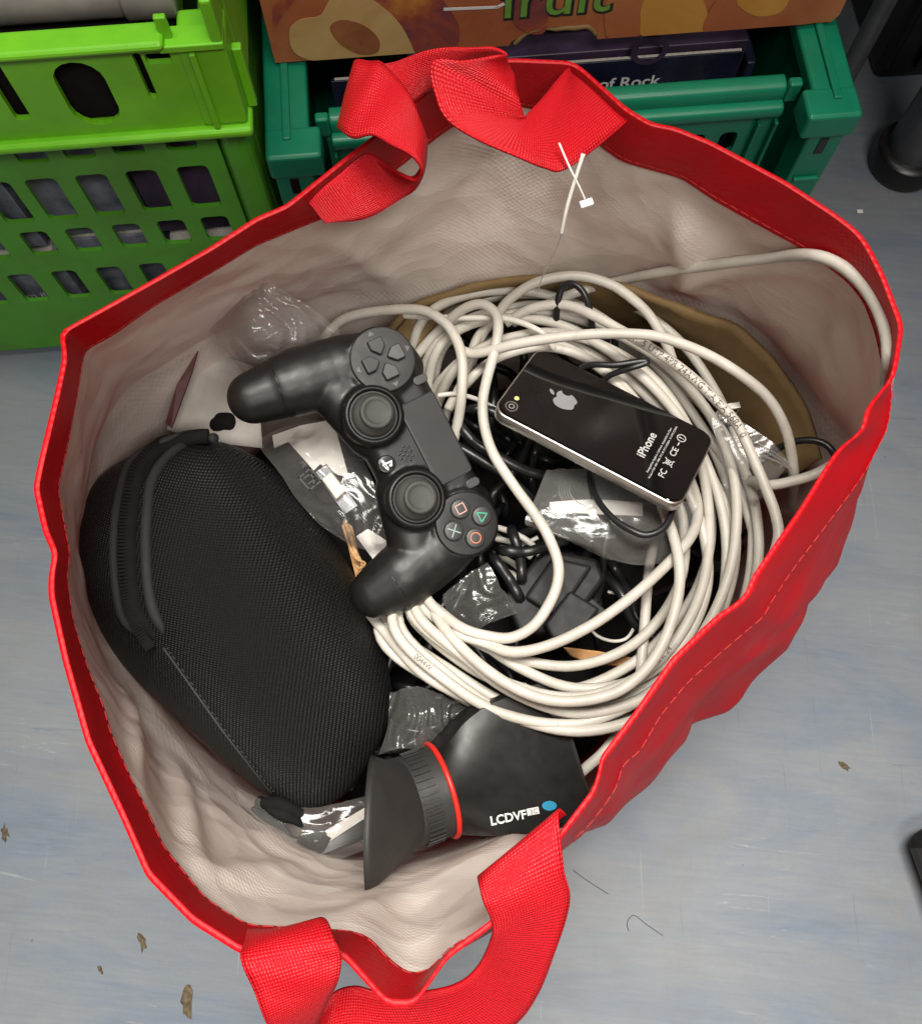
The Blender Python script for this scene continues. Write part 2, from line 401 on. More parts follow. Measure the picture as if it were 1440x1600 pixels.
def rrect(w, h, r, n=6, cx=0, cy=0):
    out = []
    for sx, sy, a0 in ((1, 1, 0), (-1, 1, 90), (-1, -1, 180), (1, -1, 270)):
        for i in range(n + 1):
            a = math.radians(a0 + 90 * i / n); out.append((cx + sx * (w / 2 - r) + r * math.cos(a), cy + sy * (h / 2 - r) + r * math.sin(a)))
    return out
MM = Matrix.Scale(.001, 4)

# ================================================================== the floor
bm = bmesh.new(); bmesh.ops.create_grid(bm, x_segments=2, y_segments=2, size=6)
me = bpy.data.meshes.new('floor'); bm.to_mesh(me); bm.free(); me.materials.append(MATS['vinyl_floor'])
tag(link('floor', me), kind='structure')

# ================================================================== red shopping bag
RIM_Z, HEM_Z, WALL_Z = .420, .386, .265
rim = [(94,519),(170,477),(250,432),(330,386),(400,341),(447,321),(537,249),(584,213),(645,162),(678,134),(720,108),(760,96),(800,92),(889,96),(904,102),(978,169),(1018,193),(1053,199),(1111,222),(1169,253),(1227,284),(1305,335),(1340,362),(1355,382),(1380,430),(1410,509),(1402,561),(1395,595),(1376,614),(1357,638),(1350,679),(1322,690),(1297,726),(1256,794),(1222,843),(1182,901),(1170,930),(1154,946),(1126,964),(1098,990),(1053,1034),(997,1115),(941,1189),(937,1213),(928,1240),(876,1308),(820,1390),(768,1446),(698,1497),(648,1571),(605,1571),(535,1493),(480,1490),(430,1492),(376,1488),(300,1440),(230,1368),(192,1280),(136,1160),(100,1032),(78,932),(78,900),(84,868),(81,857),(69,831),(54,763),(62,723),(87,618),(100,557)]
hem = [(127,546),(170,524),(235,477),(293,443),(347,411),(397,380),(470,350),(520,330),(600,275),(690,205),(730,180),(800,160),(880,175),(940,225),(973,249),(1067,275),(1120,311),(1190,350),(1262,389),(1327,437),(1354,471),(1372,520),(1391,610),(1384,670),(1369,700),(1350,737),(1315,785),(1235,889),(1202,938),(1190,962),(1118,1022),(1069,1066),(1029,1115),(997,1171),(971,1191),(961,1228),(920,1284),(884,1316),(830,1392),(775,1450),(698,1493),(675,1522),(640,1530),(609,1508),(578,1473),(550,1462),(523,1460),(457,1456),(386,1452),(356,1436),(316,1408),(252,1328),(228,1276),(196,1212),(166,1144),(160,1116),(132,1048),(108,972),(98,900),(103,868),(100,850),(85,763),(100,698),(116,615)]
wal = [(200,610),(300,545),(420,490),(520,465),(600,455),(700,440),(800,425),(950,430),(1100,470),(1200,530),(1270,610),(1320,680),(1345,740),(1325,809),(1309,857),(1287,905),(1255,966),(1218,1014),(1166,1058),(1138,1099),(1110,1107),(1061,1155),(1021,1211),(949,1276),(900,1300),(840,1306),(760,1320),(680,1350),(600,1362),(520,1352),(450,1325),(390,1290),(300,1215),(220,1120),(165,1010),(138,930),(125,860),(130,760),(150,690)]
CX, CY = 700, 830
def angular(poly):
    s_ = sorted(((math.atan2(-(v - CY), u - CX), u, v) for u, v in poly))
    s_ = [(s_[-1][0] - 2 * math.pi,) + s_[-1][1:]] + s_ + [(s_[0][0] + 2 * math.pi,) + s_[0][1:]]
    def f(a):
        for i in range(len(s_) - 1):
            if s_[i][0] <= a <= s_[i + 1][0]:
                d = s_[i + 1][0] - s_[i][0]; t = (a - s_[i][0]) / d if d > 1e-9 else 0
                return s_[i][1] + (s_[i + 1][1] - s_[i][1]) * t, s_[i][2] + (s_[i + 1][2] - s_[i][2]) * t
    return f
fr_, fh_, fw_ = angular(rim), angular(hem), angular(wal)
NB = 460
angs = [-math.pi + 2 * math.pi * (i + .5) / NB for i in range(NB)]
R_ = [P(*fr_(a), RIM_Z) for a in angs]; H_ = [P(*fh_(a), HEM_Z) for a in angs]; W_ = [P(*fw_(a), WALL_Z) for a in angs]
def smooth_loop(L, it):
    n = len(L)
    for _ in range(it): L = [(L[i - 1] + L[i] * 2 + L[(i + 1) % n]) / 4 for i in range(n)]
    return L
R_ = smooth_loop(R_, 1); H_ = smooth_loop(H_, 2); W_ = smooth_loop(W_, 8)
cen = sum(W_, Vector()) / NB
B_ = [Vector((cen.x + (q.x - cen.x) * .93, cen.y + (q.y - cen.y) * .93, .004)) for q in smooth_loop(W_, 20)]
CREASES = [(random.uniform(-3.14, 3.14), random.uniform(.25, .9), random.choice((-1, 1)), random.uniform(.003, .0055)) for _ in range(16)]
def wallpoint(i, t):
    """t: 0 at hem bottom .. 1 at content level .. 2 at the base, with creases"""
    if t <= 1: p = H_[i].lerp(W_[i], t)
    else: p = W_[i].lerp(B_[i], t - 1)
    out = (p - cen); out.z = 0; out.normalize()
    k = min(1, t * 3.5) * (1 - max(0, t - 1) * .6)
    d = 0
    q = Vector((p.x * 13, p.y * 13, p.z * 11))
    d += .0030 * (noise.noise(q * .7)) + .0026 * (1 - 2 * abs(noise.noise(q * 1.1 + Vector((3, 1, 7))))) + .0012 * (1 - 2 * abs(noise.noise(Vector((q.x * 3 + q.z, q.y * 3 - q.z, q.z * 1.5)))))
    for a0, t0, sl, am in CREASES:
        da = (angs[i] - a0 + math.pi) % (2 * math.pi) - math.pi
        dd = abs(da - sl * .25 * (t - t0))
        if abs(t - t0) < .6: d -= am * math.exp(-(dd / .05) ** 2) * (1 - (abs(t - t0) / .6) ** 2)
    return p + out * d * k
rowsH = 26; rowsB = 10
ts = [i / rowsH for i in range(rowsH + 1)] + [1 + (i + 1) / rowsB for i in range(rowsB)]
wallrows = [[wallpoint(i, t) for i in range(NB)] for t in ts]
arc = [0]
for i in range(NB): arc.append(arc[-1] + (H_[(i + 1) % NB] - H_[i]).length)
def outv(i):
    o = H_[i] - cen; o.z = 0; return o.normalized()
bag = thing('shopping_bag', 'large red woven shopping bag standing open, packed with cables and gadgets', 'bag', (cen.x, cen.y, 0))
TK = .0007
def loop_mesh(name, rows, mat, off, vco):
    rows2 = [[p + outv(i) * off for i, p in enumerate(r)] + [r[0] + outv(0) * off] for r in rows]
    V, Fc = grid_geo(rows2); uv = [(arc[i], vco[j]) for j in range(len(rows2)) for i in range(NB + 1)]
    return V, Fc, uv
vco = [-.36 * t / 2 for t in ts]
V, Fc, uv = loop_mesh('lining', wallrows, 'bag_lining', -TK, vco)
obj('lining', V, Fc, 'bag_lining', bag, uvs=uv)
bvl = BVHTree.FromPolygons([Vector(q) for q in V] + [Vector(q) for q in R_], Fc)
hemrows = lambda off0: [[R_[i].lerp(H_[i], t) + outv(i) * (.0016 * math.sin(math.pi * t)) * noise.noise(R_[i] * 30) for i in range(NB)] for t in (0, .08, .25, .5, .75, .92, 1)]
_o = len(wallrows[0])
hv = [.035, .032, .026, .018, .009, .003, 0]
V, Fc, uv = loop_mesh('hem', hemrows(0), 'bag_red', -.0019, hv)
# bottom lip of the folded hem, back to the lining
V2, F2, uv2 = loop_mesh('lip', [[p for p in H_], [p + Vector((0, 0, .002)) for p in H_]], 'bag_red', -.0019, [0, .002])
n1 = len(V); V2 = V2[:NB + 1] + [p + outv(i % NB) * .0018 for i, p in enumerate(V2[NB + 1:])]
obj('inside_hem', V + V2, Fc + [tuple(q + n1 for q in f) for f in F2], 'bag_red', bag, uvs=uv + uv2)
outer = list(reversed(wallrows)) + list(reversed(hemrows(0)))[1:]
V, Fc, uv = loop_mesh('shell', outer, 'bag_red', TK, list(reversed(vco)) + list(reversed(hv))[1:])
cap, cf, cu = loop_mesh('cap', [[p for p in R_], [p + Vector((0, 0, .0008)) for p in R_], [p for p in R_]], 'bag_red', 0, [.035, .036, .037])
for i in range(NB + 1):
    o = outv(i % NB); cap[i] += o * TK; cap[NB + 1 + i] += o * -.0006; cap[2 * NB + 2 + i] += o * -.0019
n1 = len(V); V += cap; Fc += [tuple(q + n1 for q in f) for f in cf]; uv += cu
obj('outer_shell', V, Fc, 'bag_red', bag, uvs=uv)
obj('base', [q + Vector((0, 0, -.001)) for q in wallrows[-1]], [tuple(range(NB))], 'bag_red', bag, smooth=False, uvs=[(q.x, q.y) for q in wallrows[-1]])
def stitches(name, tt, off):
    V, Fc = [], []; acc = 0; i = 0; pts = [R_[i].lerp(H_[i], tt) + outv(i) * off for i in range(NB)]
    fine = catmull(pts, 4, True); i = 0
    while i < len(fine) - 4:
        seg = [fine[i]]; L = 0; j = i
        while L < .0042 and j < len(fine) - 1: L += (fine[j + 1] - fine[j]).length; j += 1; seg.append(fine[j])
        pu_, pv_ = PX(seg[0])
        if off < 0 or (pu_ > 885 and pv_ > 580):
            v, f = tube_geo(seg, .00026, 5, False, len(V)); V += v; Fc += f
        L = 0
        while L < .0013 and j < len(fine) - 1: L += (fine[j + 1] - fine[j]).length; j += 1
        i = max(j, i + 1)
    tag(obj(name, V, Fc, 'thread', bag), kind='stuff')
stitches('stitching', .90, -.0024); stitches('stitching', .93, TK + .0009)
def ribbon(name, A, B, mat, parent, n=9, across=9, thick=.0013, wav=.0006):
    a = catmull(A, n); b = catmull(B, n); rows = []; uvs = []; L = 0; pm = None
    wdt = .036
    for i, (p, q) in enumerate(zip(a, b)):
        m_ = (p + q) / 2
        if pm is not None: L += (m_ - pm).length
        pm = m_; r = []
        for k in range(across + 1):
            t = k / across; x = p.lerp(q, t)
            x = x + Vector((0, 0, wav * math.sin(t * 6 + i * .4)))
            r.append(x); uvs.append((L, t * wdt))
        rows.append(r)
    V, Fc = grid_geo(rows); return obj(name, V, Fc, mat, parent, uvs=uvs, solid=thick)
c2 = lambda x, y, z: P(400 + x / 2.769, y / 2.769, z)
c3 = lambda x, y, z: P(800 + x / 2.25, y / 2.25, z)
hA = [c2(225,880,.412), c2(330,775,.420), c2(470,668,.424), c2(560,712,.426), c2(640,765,.432), c2(700,778,.437), c2(716,735,.444), c2(690,690,.449), c2(600,632,.452), c2(510,588,.452), c2(420,592,.448), c2(366,568,.440), c2(362,535,.428), c2(480,540,.420), c2(670,450,.421), c2(780,372,.424), c2(900,320,.426), c2(1060,300,.430), c2(1112,320,.440), c2(1130,400,.444), c2(1150,470,.441), c2(1165,505,.437), c2(1168,508,.436), c3(45,412,.435), c3(110,335,.432), c3(190,245,.426)]
hB = [c2(300,965,.404), c2(450,950,.404), c2(600,880,.408), c2(680,822,.412), c2(718,765,.420), c2(735,670,.428), c2(733,590,.438), c2(700,490,.444), c2(640,372,.447), c2(555,282,.447), c2(500,262,.446), c2(440,262,.442), c2(436,272,.434), c2(560,278,.432), c2(700,228,.440), c2(880,203,.446), c2(1000,207,.450), c2(1080,228,.452), c2(1040,245,.458), c2(880,258,.460), c2(760,272,.458), c2(772,400,.452), c2(840,530,.446), c3(0,545,.441), c3(110,585,.436), c3(200,590,.431)]
hA.append(c3(195,248,.418)); hB.append(c3(405,425,.418))
h1 = ribbon('handle', hA, hB, 'webbing_red', bag)
c1b = lambda x, y, z: P(360 + x / 2.571, 1240 + y / 2.571, z)
iA = [c1b(250,556,.402), c1b(370,503,.424), c1b(420,590,.436), c1b(445,660,.434), c1b(432,750,.428), c1b(388,835,.415), c1b(340,930,.392), c1b(365,880,.376), c1b(420,800,.372), c1b(500,775,.374), c1b(600,800,.376), c1b(770,797,.378), c1b(900,770,.385), c1b(990,700,.395), c1b(1040,600,.410), c1b(1052,530,.422), c1b(1012,430,.430), c1b(995,345,.424), c1b(1005,335,.408)]
iB = [c1b(68,550,.402), c1b(58,600,.420), c1b(42,660,.430), c1b(85,770,.430), c1b(125,870,.424), c1b(160,960,.414), c1b(215,1060,.395), c1b(290,1130,.368), c1b(380,1120,.356), c1b(480,1105,.352), c1b(700,1090,.350), c1b(950,1050,.352), c1b(1140,930,.362), c1b(1235,800,.378), c1b(1300,640,.396), c1b(1360,430,.412), c1b(1335,290,.424), c1b(1318,80,.426), c1b(1345,80,.412)]
ribbon('handle', iA, iB, 'webbing_red', bag)

# ================================================================== things in the bag
# black cloth filler added under the contents so the gaps look dark
fill = []
for j in range(15):
    t = j / 14; row = []
    for i in range(72):
        k = i * NB // 72; e = W_[k] * 1.0; q = Vector((cen.x, cen.y, 0)).lerp(Vector((e.x, e.y, 0)), t * .86)
        z = .165 + .022 * noise.noise(q * 14) + .008 * noise.noise(q * 50) - .05 * max(0, t - .75) * 2
        row.append(Vector((q.x, q.y, z)))
    fill.append(row)
low = [Vector((q.x, q.y, .012)) for q in fill[-1]]
V, Fc = grid_geo(fill + [low], True)
tag(obj('cloth_filler', V, Fc, 'black_cloth'), 'lumpy black cloth filler added under all the cables to darken the gaps', 'filler')

# ------------------------------------------------------------------ black hard case
out_px = [(98,870),(106,790),(140,728),(208,686),(270,668),(335,668),(390,690),(440,728),(490,785),(530,845),(562,905),(590,975),(608,1040),(612,1095),(600,1145),(572,1195),(545,1235),(505,1266),(455,1270),(405,1248),(350,1205),(290,1150),(226,1092),(168,1036),(122,965)]
oc = catmull(PZ(out_px, .25), 6, True); ccen = sum(oc, Vector()) / len(oc)
case = thing('hard_case', 'black hard shell zip case with mesh fabric lid, left side of bag', 'case', (ccen.x, ccen.y, .17))
prof = [(0, .074), (.12, .0735), (.25, .072), (.38, .0685), (.5, .064), (.62, .0565), (.72, .048), (.8, .040), (.87, .0305), (.93, .019), (.97, .009), (1, -.002), (.998, -.014), (.985, -.035), (.96, -.06), (.90, -.08)]
# silhouette sits a little in front: pull the outline inward so the dome's limb matches it
rows = []
for s_, h in prof:
    rows.append([ccen.lerp(p, max(s_, .001) * .975) + Vector((0, 0, h)) - Vector((0, 0, .018)) + Vector((-.02, .015, 0)) * max(0, h) / .074 * .4 for p in oc])
def refine(rows, k):
    cols = list(zip(*rows)); cc = [catmull(list(c), k) for c in cols]; return [list(r) for r in zip(*cc)]
rows = refine(rows, 4); NC = len(oc)
V, Fc = grid_geo(rows, True)
bv = BVHTree.FromPolygons(V, Fc)
def on_case(u, v, lift=0):
    h = bv.ray_cast(CAM, ray(u, v).normalized())
    if h[0] is None: return P(u, v, .27)
    n = h[1] if h[1].dot(CAM - h[0]) > 0 else -h[1]
    return h[0] + n * lift
seam_px = [(345,672),(290,690),(240,730),(208,790),(200,850),(205,920),(222,975),(250,1012),(300,1080),(350,1150),(395,1208),(432,1252)]
def side(p):
    u, v = PX(p); best = 1e9; sg = 1
    for a, b in zip(seam_px, seam_px[1:]):
        ab = Vector(b) - Vector(a); ap = Vector((u, v)) - Vector(a); t = max(0, min(1, ap.dot(ab) / ab.length_squared)); d = (ap - ab * t).length
        if d < best: best = d; sg = ab.x * ap.y - ab.y * ap.x
    return sg
fl, fb = [], []
for f in Fc:
    c = sum((V[k] for k in f), Vector()) / 4
    (fb if (side(c) > 0 or c.z < .222) else fl).append(f)
uvc = [(q.x * 1.0, q.y * 1.0 + .6 * q.z) for q in V]
obj('lid', V, fl, 'case_mesh', case, uvs=uvc)
obj('shell_half', V, fb, 'case_mesh', case, uvs=uvc)
# zip flap: raised piping loop with the zip teeth in the trough
outer_e = [(322,680),(296,678),(250,692),(205,725),(186,790),(180,850),(184,920),(200,972),(238,1012)]
inner_e = [(335,684),(312,690),(272,705),(240,745),(230,800),(228,860),(232,920),(244,965),(258,1005)]
mid_e = [((a[0] + b[0]) / 2 - 3, (a[1] + b[1]) / 2) for a, b in zip(outer_e, inner_e)]
tube('piping', [on_case(u, v, .0012 if 0 < k < len(outer_e) - 1 else -.006) for k, (u, v) in enumerate(outer_e)], .0026, 'piping', case)
tube('piping', [on_case(u, v, .0000 if 0 < k < len(inner_e) - 1 else -.006) for k, (u, v) in enumerate(inner_e)], .0032, 'piping', case)
zt, zc = tube('zip_tape', [on_case(u, v, -.0004 if 0 < k < len(mid_e) - 1 else -.007) for k, (u, v) in enumerate(mid_e)], .0050, 'black_cloth', case)
V2, F2 = [], []
zp = catmull([on_case(u, v, .0046) for u, v in mid_e], 12)
for i in range(0, len(zp) - 1):
    d = (zp[i + 1] - zp[i]).normalized(); n = (CAM - zp[i]).normalized(); M = frame(zp[i], d.cross(n), d)
    v, f = boxv(M, (-.0028, -.0007, -.001), (.0028, .0007, .001)); k = len(V2); V2 += v; F2 += [tuple(q + k for q in g) for g in f]
tag(obj('zip_teeth', V2, F2, 'black_cloth', case, smooth=False), kind='stuff')
tube('seam', [on_case(u, v, .0000) for u, v in [(255,1012),(300,1075),(345,1138),(390,1196),(425,1240)]], .0008, 'seam_grey', case, seg=6)
V2, F2 = [], []
sp = catmull([on_case(u, v, .0005) for u, v in [(262,1012),(306,1075),(351,1138),(396,1196),(430,1238)]], 14)
for i in range(0, len(sp) - 1, 1):
    if i % 2: continue
    v, f = tube_geo([sp[i], sp[i + 1]], .0004, 5, False, len(V2)); V2 += v; F2 += f
tag(obj('seam_stitching', V2, F2, 'seam_grey', case), kind='stuff')
tube('zip_pull', [P(405,1252,.235), P(432,1268,.245), P(462,1282,.243), P(482,1300,.236), P(500,1303,.232), P(505,1318,.228), P(488,1322,.228), P(478,1308,.230), P(470,1322,.230), P(494,1330,.229), P(510,1306,.232)], .0028, 'black_cloth', case, wob=.7)
tube('zip_pull', [P(412,1255,.240), P(440,1258,.246), P(470,1272,.243)], .0036, 'black_cloth', case, wob=.4)

# ------------------------------------------------------------------ game controller
o0 = P(663, 691, .300)
xa = (P(740, 813, .300) - P(587, 570, .300)).normalized()
tc = (CAM - o0).normalized(); ya = tc.cross(xa).normalized()
nz = (tc * math.cos(math.radians(15)) + ya * math.sin(math.radians(15))).normalized()
ya = nz.cross(xa).normalized(); xa = ya.cross(nz)
MC = frame(o0, xa, ya) @ MM
ctl = thing('game_controller', 'black wireless game controller with two thumbsticks lying across the bag contents', 'controller', o0 - nz * .04)
def hull(bm, balls, k=1):
    tmp = bmesh.new()
    for x, y, z, rx, ry, rz in balls:
        r = bmesh.ops.create_uvsphere(tmp, u_segments=20, v_segments=12, radius=1)
        bmesh.ops.transform(tmp, matrix=Matrix.Translation((x, y, z)) @ Matrix.Diagonal((rx, ry, rz, 1)), verts=r['verts'])
    h = bmesh.ops.convex_hull(tmp, input=tmp.verts)
    bmesh.ops.delete(tmp, geom=[g for g in h['geom_interior'] if isinstance(g, bmesh.types.BMVert)], context='VERTS')
    me = bpy.data.meshes.new('h'); tmp.to_mesh(me); tmp.free(); bm.from_mesh(me); bpy.data.meshes.remove(me)
def cyl(bm, x, y, z0, z1, r, r2=None, seg=40):
    r_ = bmesh.ops.create_cone(bm, cap_ends=True, segments=seg, radius1=r, radius2=r2 or r, depth=z1 - z0)
    bmesh.ops.transform(bm, matrix=Matrix.Translation((x, y, (z0 + z1) / 2)), verts=r_['verts'])
bm = bmesh.new()
hull(bm, [(sx * 44, y, -14, 14, 9, 12) for sx in (-1, 1) for y in (-24, 13)])
for sx in (-1, 1):
    hull(bm, [(sx * 55, 3, -13, 18, 19.5, 13.0), (sx * 61, -20, -14, 19.5, 18, 14.5)])
    hull(bm, [(sx * 58, -8, -14, 19, 18, 13.6), (sx * 64, -42, -16.5, 20.5, 17, 16)])
    hull(bm, [(sx * 62, -28, -15.4, 20.2, 18, 15.2), (sx * 65.5, -54 + (6 if sx > 0 else 0), -18, 19.2, 16, 16)])
    hull(bm, [(sx * 64.2, -44, -16.8, 20.3, 17, 16), (sx * 68 - (2 if sx > 0 else 0), -74 + (11 if sx > 0 else 0), -21, 15.4, 15, 13.5)])
    cyl(bm, sx * 27, -20, -22, 1.6, 18.2)
    hull(bm, [(sx * 18, -24, -14, 14, 14, 12), (sx * 50, -30, -15, 16, 16, 13.5), (sx * 40, -10, -14, 14, 14, 12)])
    cyl(bm, sx * 53.5, 0, -14, -.2, 20.5)
    hull(bm, [(sx * 52, 18, -14, 11, 6, 9), (sx * 46, 20, -16, 10, 6, 8)])
for q in bm.verts: q.co = MC @ q.co
me = bpy.data.meshes.new('body'); bm.to_mesh(me); bm.free(); me.materials.append(MATS['black_plastic'])
body = link('body', me, ctl)
rm = body.modifiers.new('r', 'REMESH'); rm.mode = 'VOXEL'; rm.voxel_size = .0011; rm.use_smooth_shade = True
sm = body.modifiers.new('s', 'SMOOTH'); sm.factor = .5; sm.iterations = 10
def at(x, y, z, a=0): return MC @ Matrix.Translation((x, y, z)) @ Matrix.Rotation(math.radians(a), 4, 'Z')
for sx in (-1, 1):     # seam where the grip ends meet the front shell
    ringp = []
    for k in range(-70, 71, 10):
        a = math.radians(k); ringp.append(MC @ Vector((sx * (67 + 17.4 * math.sin(a)), -60 + (8 if sx > 0 else 0) - 3 * math.cos(a) * sx * 0 + 2.5 * math.sin(a), -18 + 15.4 * math.cos(a))))
    tube('grip_seam', ringp, .00035, 'black_gloss', ctl, seg=6)
dpd = lathe('direction_pad', at(-53.5, 0, 0), [(19.2, -2), (19.2, 1.6), (18.6, 2.2), (10, 2.0), (.1, 1.9)], 'pad_plastic', ctl, 56)
fcd = lathe('button_plate', at(53.5, 0, 0), [(18.9, -2), (18.9, 1.6), (18.3, 2.2), (10, 2.0), (.1, 1.9)], 'black_plastic', ctl, 56)
for k in range(4):
    pent = [(-4.3, 12.6), (4.3, 12.6), (4.7, 11.6), (4.7, 7.0), (.6, 2.6), (-.6, 2.6), (-4.7, 7.0), (-4.7, 11.6)]
    Mk = at(-53.5, 0, 2.0, 90 * k); n = len(pent)
    V = [Mk @ Vector((x, y, 0)) for x, y in pent] + [Mk @ Vector((x * .93, (y - 8) * .93 + 8, 3.0 + .05 * (y - 6))) for x, y in pent]
    Fc = [tuple(range(n, 2 * n))] + [(i, (i + 1) % n, n + (i + 1) % n, n + i) for i in range(n)]
    key = obj('direction_key', V, Fc, 'dpad_grey', dpd, smooth=False, bevel=.0008)
    flat('direction_mark', at(-53.5, 0, 2.35, 90 * k), [[(-2.0, 15.0), (2.0, 15.0), (0, 17.6)]], 'mark_grey', dpd, .05)
marks = {(0, 9.6): ('mark_green', 't'), (9.6, 0): ('mark_orange', 'c'), (0, -9.6): ('mark_blue', 'x'), (-9.6, 0): ('mark_pink', 's')}
for (bx, by), (mt, sh) in marks.items():
    Mb = at(53.5 + bx, by, 0)
    bt = lathe('button', Mb, [(5.8, 1), (5.8, 4.2), (5.4, 4.8), (3, 5.05), (.1, 5.1)], 'dpad_grey', ctl, 32)
    if sh == 't': po = line2d([(-3.1, -2.1), (3.1, -2.1), (0, 3.2)], .55)
    elif sh == 'c': po = ring2d(2.75, 3.3)
    elif sh == 'x': po = line2d([(-2.7, -2.7), (2.7, 2.7)], .55, False) + line2d([(-2.7, 2.7), (2.7, -2.7)], .55, False)
    else: po = line2d([(-2.6, -2.6), (2.6, -2.6), (2.6, 2.6), (-2.6, 2.6)], .55)
    flat('button_mark', Mb @ Matrix.Translation((0, 0, 5.15)), po, mt, bt, .05)
for sx in (-1, 1):
    lathe('stick_collar', at(sx * 27, -20, 0), [(17.4, 0), (17.4, 2.2), (16.5, 3.4), (15.2, 3.8), (14.1, 2.6), (13.0, -2), (.1, -3)], 'black_plastic', ctl, 56)
    Ms = at(sx * 27, -20, 0) @ Matrix.Diagonal((.93, .93, .9, 1))
    lathe('thumbstick', Ms, [(12.5, -3), (11.2, 2.5), (8, 6.5), (6.0, 8.6), (7.8, 10.2), (9.8, 11.2), (10.4, 12.4), (10.2, 13.6), (9.4, 14.2), (8.0, 14.3), (7.2, 13.7), (6.0, 13.4), (.1, 13.5)], 'stick_rubber', ctl, 48)
    lathe('stick_dome', Ms, [(13.9, .5), (13.7, 3.2), (12.4, 5.8), (8.6, 7.8), (6, 8.2)], 'stick_rubber', ctl, 48)
tp = rrect(53, 24.5, 2.5, 5, 1, 7.5); n = len(tp)
Mt = at(0, 0, 0)
V = [Mt @ Vector((x, y, -4)) for x, y in tp] + [Mt @ Vector((x, y, -.6 - .012 * max(0, y) ** 2 * .35)) for x, y in tp]
Fc = [tuple(range(n, 2 * n))] + [(i, (i + 1) % n, n + (i + 1) % n, n + i) for i in range(n)]
V = [q + nz * -.0001 for q in V]
obj('touchpad', V, Fc, 'pad_plastic', ctl, smooth=False, bevel=.0008)
for sx in (-1, 1):
    so = rrect(5.5, 9, 2.7, 5); V = [at(sx * 34, 15.5, 0) @ Vector((x, y, z)) for z in (-6, -1.0) for x, y in so]; n = len(so)
    obj('small_button', V, [tuple(range(n, 2 * n))] + [(i, (i + 1) % n, n + (i + 1) % n, n + i) for i in range(n)], 'dpad_grey', ctl, smooth=False, bevel=.0006)
hb = lathe('home_button', at(1.5, -25.5, -4), [(5.4, 0), (5.4, 2.2), (4.9, 2.7), (.1, 2.5)], 'black_gloss', ctl, 32)
Mh = at(1.5, -25.5, -1.2)
flat('button_emblem', Mh, [[(-.9, -2.4), (.1, -2.9), (.1, 3.2), (-.9, 3.6)], [(.1, 3.2), (2.0, 2.5), (2.4, 1.4), (1.6, .6), (.9, .8), (.9, 2.0), (.1, 2.3)],
     [(-1.1, -.5), (-3.4, -1.3), (-3.6, -2.1), (-2.6, -2.5), (-1.1, -2.0), (-1.1, -1.4), (-2.4, -1.7), (-1.1, -1.1)], [(.4, -.6), (2.2, -.1), (3.6, -.7), (3.2, -1.5), (.4, -2.4), (.4, -1.8), (2.1, -1.2), (1.6, -.8), (.4, -1.1)]], 'print_white', hb, .05)
k = 0
for j, cnt in enumerate((3, 4, 3, 2)):
    for i in range(cnt):
        x = 1 + (i - (cnt - 1) / 2) * 2.9; y = -9.5 - j * 2.3
        lathe('speaker_hole', at(x, y, -1.85), [(.78, -1.4), (.78, .55), (.1, .56)], 'lens_black', ctl, 12)

# ------------------------------------------------------------------ phone
ph_l = P(772, 655, .312); ph_b = P(1040, 796, .312)
ylong = (ph_l - ph_b).normalized()                       # towards the camera-lens end
xs_ = (P(842, 538, .287) - P(772, 655, .312)); xs_ = (xs_ - ylong * xs_.dot(ylong)).normalized()
pc = (P(772, 655, .312) + P(842, 538, .288) + P(1040, 796, .312) + P(1116, 676, .288)) / 4
MP = frame(pc + P(946, 668, .3) - P(941, 671, .3), xs_, ylong) @ MM @ Matrix.Diagonal((1.10, 1.045, 1, 1))
pn = (MP.to_3x3() @ Vector((0, 0, 1))).normalized()
phone = thing('smartphone', 'black glass smartphone lying face down on the coiled cable', 'phone', pc - pn * .01)
ol = rrect(58.6, 115.2, 7.8, 8); n = len(ol)
lev = [(1.0, -9.3), (1.0, 0)]
band = [(1, -1.0), (1.0, -8.3)]
sc = lambda pts, k: [(x * (1 - k / 29.3), y * (1 - k / 57.6)) for x, y in pts]
rows = [[MP @ Vector((x, y, z)) for x, y in sc(ol, k)] for k, z in ((1.1, -.9), (.25, -1.0), (0, -1.3), (0, -7.9), (.25, -8.2), (1.1, -8.3))]
V, Fc = grid_geo(rows, True); obj('steel_frame', V, Fc, 'steel', phone)
rows = [[MP @ Vector((x, y, z)) for x, y in sc(ol, k)] for k, z in ((.8, -1.2), (.8, -.35), (1.1, 0), (1.6, .08))]
V, Fc = grid_geo(rows, True); Fc.append(tuple(range(3 * n, 4 * n))); obj('back_glass', V, Fc, 'phone_glass', phone, smooth=False)
rows = [[MP @ Vector((x, y, z)) for x, y in sc(ol, k)] for k, z in ((.8, -8.0), (.8, -8.9), (1.4, -9.3))]
V, Fc = grid_geo(rows, True); Fc.append(tuple(range(2 * n, 3 * n))); obj('front_glass', V, Fc, 'phone_glass', phone, smooth=False)
MPt = lambda x, y, z=.16: MP @ Matrix.Translation((x, y, z))
cl = lathe('camera_lens', MPt(-21.5, 49.5, .1), [(3.0, 0), (3.0, .12), (.1, .13)], 'lens_black', phone, 32)
flat('lens_ring', MPt(-21.5, 49.5, .22), ring2d(2.9, 3.7, 32), 'steel', cl, .08)
flat('lens_ring', MPt(-21.5, 49.5, .26), ring2d(1.2, 1.7, 24), 'print_grey', cl, .03)
lathe('flash', MPt(-14.6, 49.8, .1), [(1.45, 0), (1.45, .1), (.1, .13)], 'gold_flash', phone, 20)
